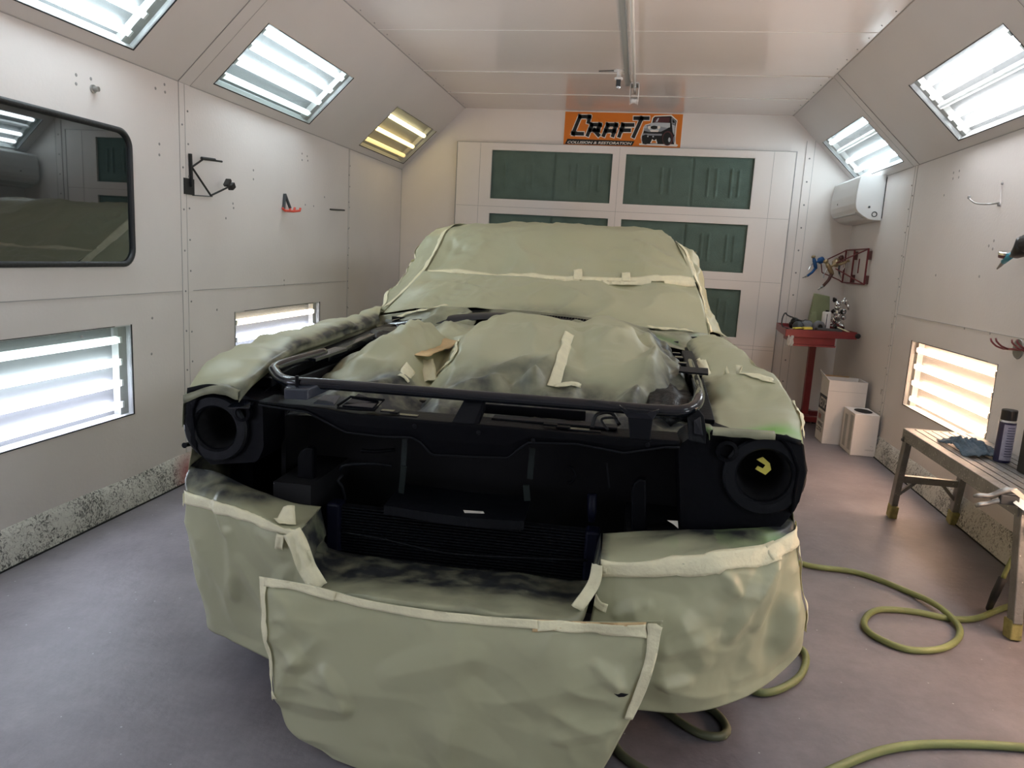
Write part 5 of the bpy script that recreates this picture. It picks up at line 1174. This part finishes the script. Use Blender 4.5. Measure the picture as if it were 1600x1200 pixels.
ca = ob.data.color_attributes.new('overspray', 'FLOAT_COLOR', 'POINT'); ca.data.foreach_set('color', [x for v in ob.data.vertices for x in (.55+.4*noise.noise(v.co*20), 0, 0, 1)])
RO = [(.885, -.008, .886), (.905, .13, .925), (.908, .40, .975), (.908, .82, .992), (.903, 1.28, .994), (.90, 1.96, .985)]
ROv = [LC(*q) for q in RO]
inn = [vpl(1113, 671, -.012), upl(1106, 635, .69), upl(1103, 606, .70), upl(1092, 588, .705), upl(1083, 550, .715), upl(1072, 530, .735)]
rows = [[p-Z*.03-CU*.003 for p in inn], inn, midrow(ROv, inn), ROv, [p-Z*.022+CU*.008 for p in ROv], [p-Z*.10+CU*.010 for p in ROv]]
innd2 = catmull(inn, 90)
def spr_FR(p):
    u, v, z = loc(p); q = min(((p-x).length for x in innd2)); n = noise.noise(p*8)
    g_ = 1.1*math.exp(-((v-.03)/.035)**2)*(.7+.8*n)
    return (.75*sstep(.035, .0, q)+.3*sstep(-.005, -.02, v), g_)
o, bv = sheet('masking_paper', 'masking paper over the top of the right front fender with a green front edge', rows, 60, 110, .011, 57, GP, spr_FR, out=Z+CU*.25) if False else sheet('masking_paper', 'masking paper over the top of the right front fender with a green front edge', rows, 110, 60, .011, 57, GP, spr_FR, out=Z+CU*.25)
tape(o, bv, [upl(1090, 552, .745), upl(1097, 575, .735), upl(1105, 603, .725)], .05, seed=58)
tape(o, bv, [upl(1105, 594, .73), LC(.80, .60, .99), upl(1212, 614, .90)], .035, seed=59)
tape(o, bv, [LC(.905, .02, .90), LC(.912, .12, .925), LC(.914, .25, .95)], .022, seed=60, wr=.008)
b = MB(); L_ = catmull([vpl(1114, 673, -.022), vpl(1165, 677, -.022), vpl(1212, 680, -.022)], 24); b.grid([[p+CV*.02+Z*.007 for p in L_], L_, [p-Z*(.013+.004*noise.noise(p*30)) for p in L_]]); ob = b.build('folded_edge', 'masking_paper', o, smooth=True, thick=.001)
ca = ob.data.color_attributes.new('overspray', 'FLOAT_COLOR', 'POINT'); ca.data.foreach_set('color', [x for v in ob.data.vertices for x in (.35+.5*noise.noise(v.co*14), 0, 0, 1)])

# engine bay cover
ECR = [(-.50, .45, -.38, .95, .035, .10), (-.60, .40, -.45, .42, .025, .07), (-.30, .95, -.24, .30, -.05, .10), (-.12, .30, .12, .34, .03, .06), (.12, .34, .20, .60, .022, .06), (.05, .34, .16, .22, -.025, .06), (.24, .95, .30, .25, -.022, .06), (.44, .30, .52, .62, .05, .08), (.36, .25, .46, .34, .03, .07), (.46, .9, .56, .60, -.03, .06), (-.10, .22, .35, .24, .02, .05), (-.42, .25, -.30, .38, .03, .06), (.35, .7, .50, .95, .02, .06)]
EPROF = [(-.70, .86), (-.60, .93), (-.50, .985), (-.40, 1.012), (-.30, .995), (-.25, 1.0), (-.17, 1.055), (-.08, 1.078), (.05, 1.084), (.16, 1.070), (.22, 1.055), (.30, 1.073), (.40, 1.068), (.50, 1.03), (.60, .955), (.70, .86)]
def eng_h(u, v):
    for (a, ha), (c, hc) in zip(EPROF, EPROF[1:]):
        if a <= u <= c: t = (u-a)/(c-a); t = t*t*(3-2*t); top = ha+(hc-ha)*t; break
    else: top = .90
    sh = sstep(.10, .78, v)-.22*sstep(1.25, 1.62, v); base = .845-.05*sstep(.20, .05, v)
    valley = -.045*math.exp(-((u+.27)/.08)**2)*sstep(1.1, .6, v)+.035*math.exp(-((u-.55)/.06)**2-((v-.62)/.12)**2)
    z = base+(top-base)*sh+valley
    for (u1, v1, u2, v2, ch, w) in ECR:
        eu, ev = u2-u1, v2-v1; t = max(0, min(1, ((u-u1)*eu+(v-v1)*ev)/(eu*eu+ev*ev))); d = math.hypot(u-u1-eu*t, v-v1-ev*t); ww = w*(.4+.6*sin(pi*(.15+.7*t)))
        if d < ww: z += ch*(1-d/ww)
    return z
nu, nv = 150, 120; Q = []
for i in range(nv):
    v = .10+1.52*i/(nv-1); row = []
    for j in range(nu):
        u = -.62+1.26*j/(nu-1); p = LC(u, v, eng_h(u, v)); row.append(p+Z*(crumple(p, .020, 61, 1.1)+.004)*sstep(0, .25, v))
    Q.append(row)
b = MB(); b.grid(Q); o = b.build('masking_paper', 'masking_paper', smooth=True, thick=.0012); tag(o, 'humped crumpled masking paper covering the engine bay', 'masking paper', GP)
ca = o.data.color_attributes.new('overspray', 'FLOAT_COLOR', 'POINT'); vals = []
for p in b.v:
    u, v, z = loc(p); n = noise.noise(p*5)
    d = .95*sstep(.50, .22, v+.08*n)+.85*sstep(.44, .58, u+.05*n)+.5*sstep(1.2, 1.45, v)+.5*math.exp(-((u-.12)/.10)**2-((v-.42)/.05)**2)+.45*sstep(-.52, -.62, u+.03*n)+.5*math.exp(-((u+.34)/.09)**2-((v-.30)/.09)**2)
    vals += [max(0, min(1, d)), 0, 0, 1]
ca.data.foreach_set('color', vals)
bv = BVHTree.FromPolygons([tuple(v) for v in b.v], list(b.f))
def onpaper(x, y, bvh=bv):
    h = bvh.ray_cast(CAM, ray(x, y).normalized()); return h[0] if h[0] else vpl(x, y, .6)
tape(o, bv, [onpaper(889, 522), onpaper(886, 530), onpaper(882, 545), onpaper(876, 565), onpaper(870, 585), onpaper(864, 606)], .040, seed=63)
tape(o, bv, [onpaper(866, 607), onpaper(905, 605)], .022, seed=64, lift=.008, wr=.014)
tape(o, bv, [onpaper(716, 535), onpaper(714, 548), onpaper(706, 565), onpaper(690, 580), onpaper(672, 598)], .026, seed=65, lift=.006, wr=.010)
tape(o, bv, [onpaper(650, 560), onpaper(640, 575), onpaper(628, 590)], .05, seed=66, lift=.006, wr=.014)
tape(o, bv, [onpaper(706, 535), onpaper(690, 545), onpaper(670, 552), onpaper(652, 560)], .085, name='tan_patch', m='tape_tan', seed=67, lift=.014, label='tan brown tape patch', flat=Z-CV*.5)
tape(o, bv, [onpaper(665, 566), onpaper(668, 580), onpaper(672, 600)], .06, seed=68, lift=.012, wr=.010, flat=Z-CV*.6)
# black plastic wraps in the corners of the bay
def wrap(c, ru, rv, rz, seed, label):
    n = 40; P_ = []
    for i in range(n+1):
        row = []
        for j in range(n+1):
            th = pi*i/n; ph = 2*pi*j/n; d = Vector((sin(th)*cos(ph), sin(th)*sin(ph), cos(th)))
            k = 1+.22*(1-2*abs(noise.noise(d*1.3+Vector((seed, 0, 0)))))+.05*(1-2*abs(noise.noise(d*4+Vector((0, seed, 0)))))
            row.append(Vector(c)+CU*d.x*ru*k+CV*d.y*rv*k+Z*d.z*rz*k)
        P_.append(row)
    b = MB(); b.grid(P_); tag(b.build('plastic_wrap', 'plastic_bag_black', smooth=True), label, 'plastic wrap', 'black plastic wraps in the engine bay')
wrap(LC(-.70, 1.36, .925), .075, .20, .035, 2, 'glossy crumpled black plastic in the rear left corner of the engine bay')
wrap(LC(.56, .46, .865), .085, .20, .060, 5, 'black plastic bundle at the right side of the engine bay behind the hoop')
wrap(LC(.60, 1.05, .90), .06, .16, .045, 9, 'smaller black plastic bundle at the right rear of the engine bay')
# grey stained paper over the cowl corners
rows = [R3([(585, 530, 1.50), (620, 538, 1.46), (665, 528, 1.46), (735, 516, 1.50)]), R3([(588, 510, 1.62), (630, 510, 1.58), (675, 503, 1.60), (745, 498, 1.62)]), R3([(575, 495, 1.80), (630, 487, 1.74), (670, 482, 1.76), (730, 480, 1.76)])]
o, bv2 = sheet('masking_paper', 'grey stained paper crumpled over the left corner of the cowl', rows, 60, 40, .022, 71, GP, lambda p: .45+.5*noise.noise(p*7), out=Z-CV)
tape(o, bv2, R3([(612, 497, 1.70), (640, 490, 1.72), (680, 485, 1.74), (700, 480, 1.76)]), .022, seed=72, lift=.007, wr=.012)
rows = [R3([(960, 522, 1.55), (1010, 532, 1.52), (1055, 545, 1.50), (1072, 548, 1.5)]), R3([(955, 510, 1.64), (1010, 520, 1.62), (1060, 532, 1.62), (1078, 536, 1.64)]), R3([(950, 500, 1.76), (1010, 508, 1.76), (1070, 518, 1.78), (1110, 524, 1.84)])]
o, bv2 = sheet('masking_paper', 'crinkled paper with green stain over the right corner of the cowl', rows, 60, 40, .016, 75, GP, lambda p: (.35+.5*abs(noise.noise(p*9)), 1.1*max(0, noise.noise(p*11)-.08)), out=Z-CV)
tape(o, bv2, R3([(1010, 512, 1.74), (1045, 518, 1.74), (1080, 526, 1.76)]), .03, seed=76, lift=.007, wr=.014, m='tape_cream')

# windscreen and cab
base_ = R3([(598, 488, 1.86), (650, 482, 1.80), (700, 480, 1.77), (760, 482, 1.74), (850, 490, 1.71), (950, 502, 1.70), (1040, 516, 1.74), (1080, 521, 1.80), (1110, 522, 1.90)])
tapeline = R3([(662, 424, 2.36), (700, 426, 2.30), (760, 430, 2.27), (870, 436, 2.25), (980, 439, 2.27), (1040, 440, 2.30), (1087, 441, 2.38)])
m1 = R3([(630, 458, 2.08), (680, 452, 2.03), (760, 455, 1.98), (860, 462, 1.96), (960, 468, 1.97), (1050, 476, 2.02), (1099, 478, 2.12)])
def spr_ws(p):
    u, v, z = loc(p); return .8*sstep(1.10, 1.02, z+.03*noise.noise(p*4))*sstep(.45, .1, abs(u+.05))*.8
o, bvw = sheet('masking_paper', 'lower windscreen sheet of masking paper below the cream tape line', [base_, m1, tapeline], 120, 50, .015, 81, GP, spr_ws, out=Z-CV)
top_ = R3([(700, 359, 2.84), (760, 357, 2.80), (830, 357, 2.79), (880, 358, 2.79), (950, 359, 2.80), (1005, 364, 2.83), (1052, 376, 2.88)])
m2 = R3([(683, 388, 2.60), (730, 387, 2.55), (790, 390, 2.52), (880, 393, 2.51), (970, 395, 2.53), (1030, 400, 2.57), (1076, 408, 2.64)])
rf = [p+CV*.35+Z*.035 for p in top_]; rf2 = [p+CV*1.3+Z*.0 for p in top_]
tl2 = [p-CV*.004-Z*.004 for p in tapeline]
o2, bvu = sheet('masking_paper', 'upper windscreen and roof sheet of masking paper above the cream tape line', [tl2, m2, top_, rf, rf2], 120, 90, .016, 83, GP, lambda p: 0, out=Z-CV)
tape(o2, bvu, R3([(664, 427, 2.35), (700, 430, 2.3), (770, 433, 2.27), (870, 438, 2.25), (980, 441, 2.27), (1084, 443, 2.38)]), .085, seed=84, lift=.006)
tape(o2, bvu, R3([(903, 423, 2.36), (903, 440, 2.24)]), .05, seed=85, lift=.008, name='tape_tab')
tape(o2, bvu, R3([(978, 429, 2.36), (978, 445, 2.25)]), .05, seed=86, lift=.008, name='tape_tab')
def cabside(s, topr, midr, label, seed):
    botr = [LC(.97*s, 1.95, .97), LC(.975*s, 2.5, .975), LC(.97*s, 3.1, .98), LC(.96*s, 3.8, .98), LC(.94*s, 4.5, .96)]
    return sheet('masking_paper', label, [topr, midr, botr], 100, 50, .018, seed, GP, lambda p: 0, out=CU*s+Z*.2)
oc, bvc = cabside(-1, R3([(600, 486, 1.88), (663, 424, 2.36), (701, 359, 2.84)])+[LC(-.76, 3.5, 1.545), LC(-.72, 4.35, 1.48)], R3([(590, 485, 2.05), (626, 436, 2.65), (666, 378, 3.05)])+[LC(-.90, 3.6, 1.33), LC(-.86, 4.45, 1.28)], 'masking paper over the left side of the cab', 91)
tape(oc, bvc, R3([(605, 480, 1.95), (632, 455, 2.15), (662, 424, 2.38), (682, 390, 2.62), (702, 358, 2.86)]), .05, seed=92, lift=.005, wr=.003)
tape(oc, bvc, R3([(592, 486, 2.0), (625, 440, 2.6), (660, 385, 3.0), (690, 362, 3.05)]), .03, seed=93, lift=.005, wr=.003)
oc, bvc = cabside(1, R3([(1108, 520, 1.90), (1087, 441, 2.38), (1053, 376, 2.88)])+[LC(.66, 3.5, 1.545), LC(.64, 4.35, 1.48)], R3([(1117, 520, 2.0), (1094, 442, 2.6), (1084, 402, 2.95)])+[LC(.83, 3.6, 1.33), LC(.80, 4.45, 1.28)], 'masking paper over the right side of the cab with a loose corner flap', 95)
tape(oc, bvc, R3([(1108, 520, 1.92), (1098, 480, 2.12), (1088, 442, 2.39), (1080, 412, 2.64), (1056, 378, 2.86)]), .03, seed=96, lift=.006, wr=.005)
b = MB(); b.grid([[vpl(1074, 388, 2.95), vpl(1082, 394, 2.95), vpl(1088, 393, 2.92)], [vpl(1078, 398, 2.9), vpl(1084, 402, 2.9), vpl(1087, 408, 2.88)]]); b.build('loose_flap', 'masking_paper', oc, thick=.001)
rows = [[LC(u, 4.15, 1.49) for u in (-.70, 0, .62)], [LC(u, 4.45, 1.2) for u in (-.84, 0, .78)], [LC(u, 4.55, .6) for u in (-.93, 0, .93)], [LC(u, 4.57, .10) for u in (-.95, 0, .95)]]
sheet('masking_paper', 'masking paper closing the back of the cab facing the door', rows, 60, 50, .015, 99, GP, lambda p: 0, out=CV)
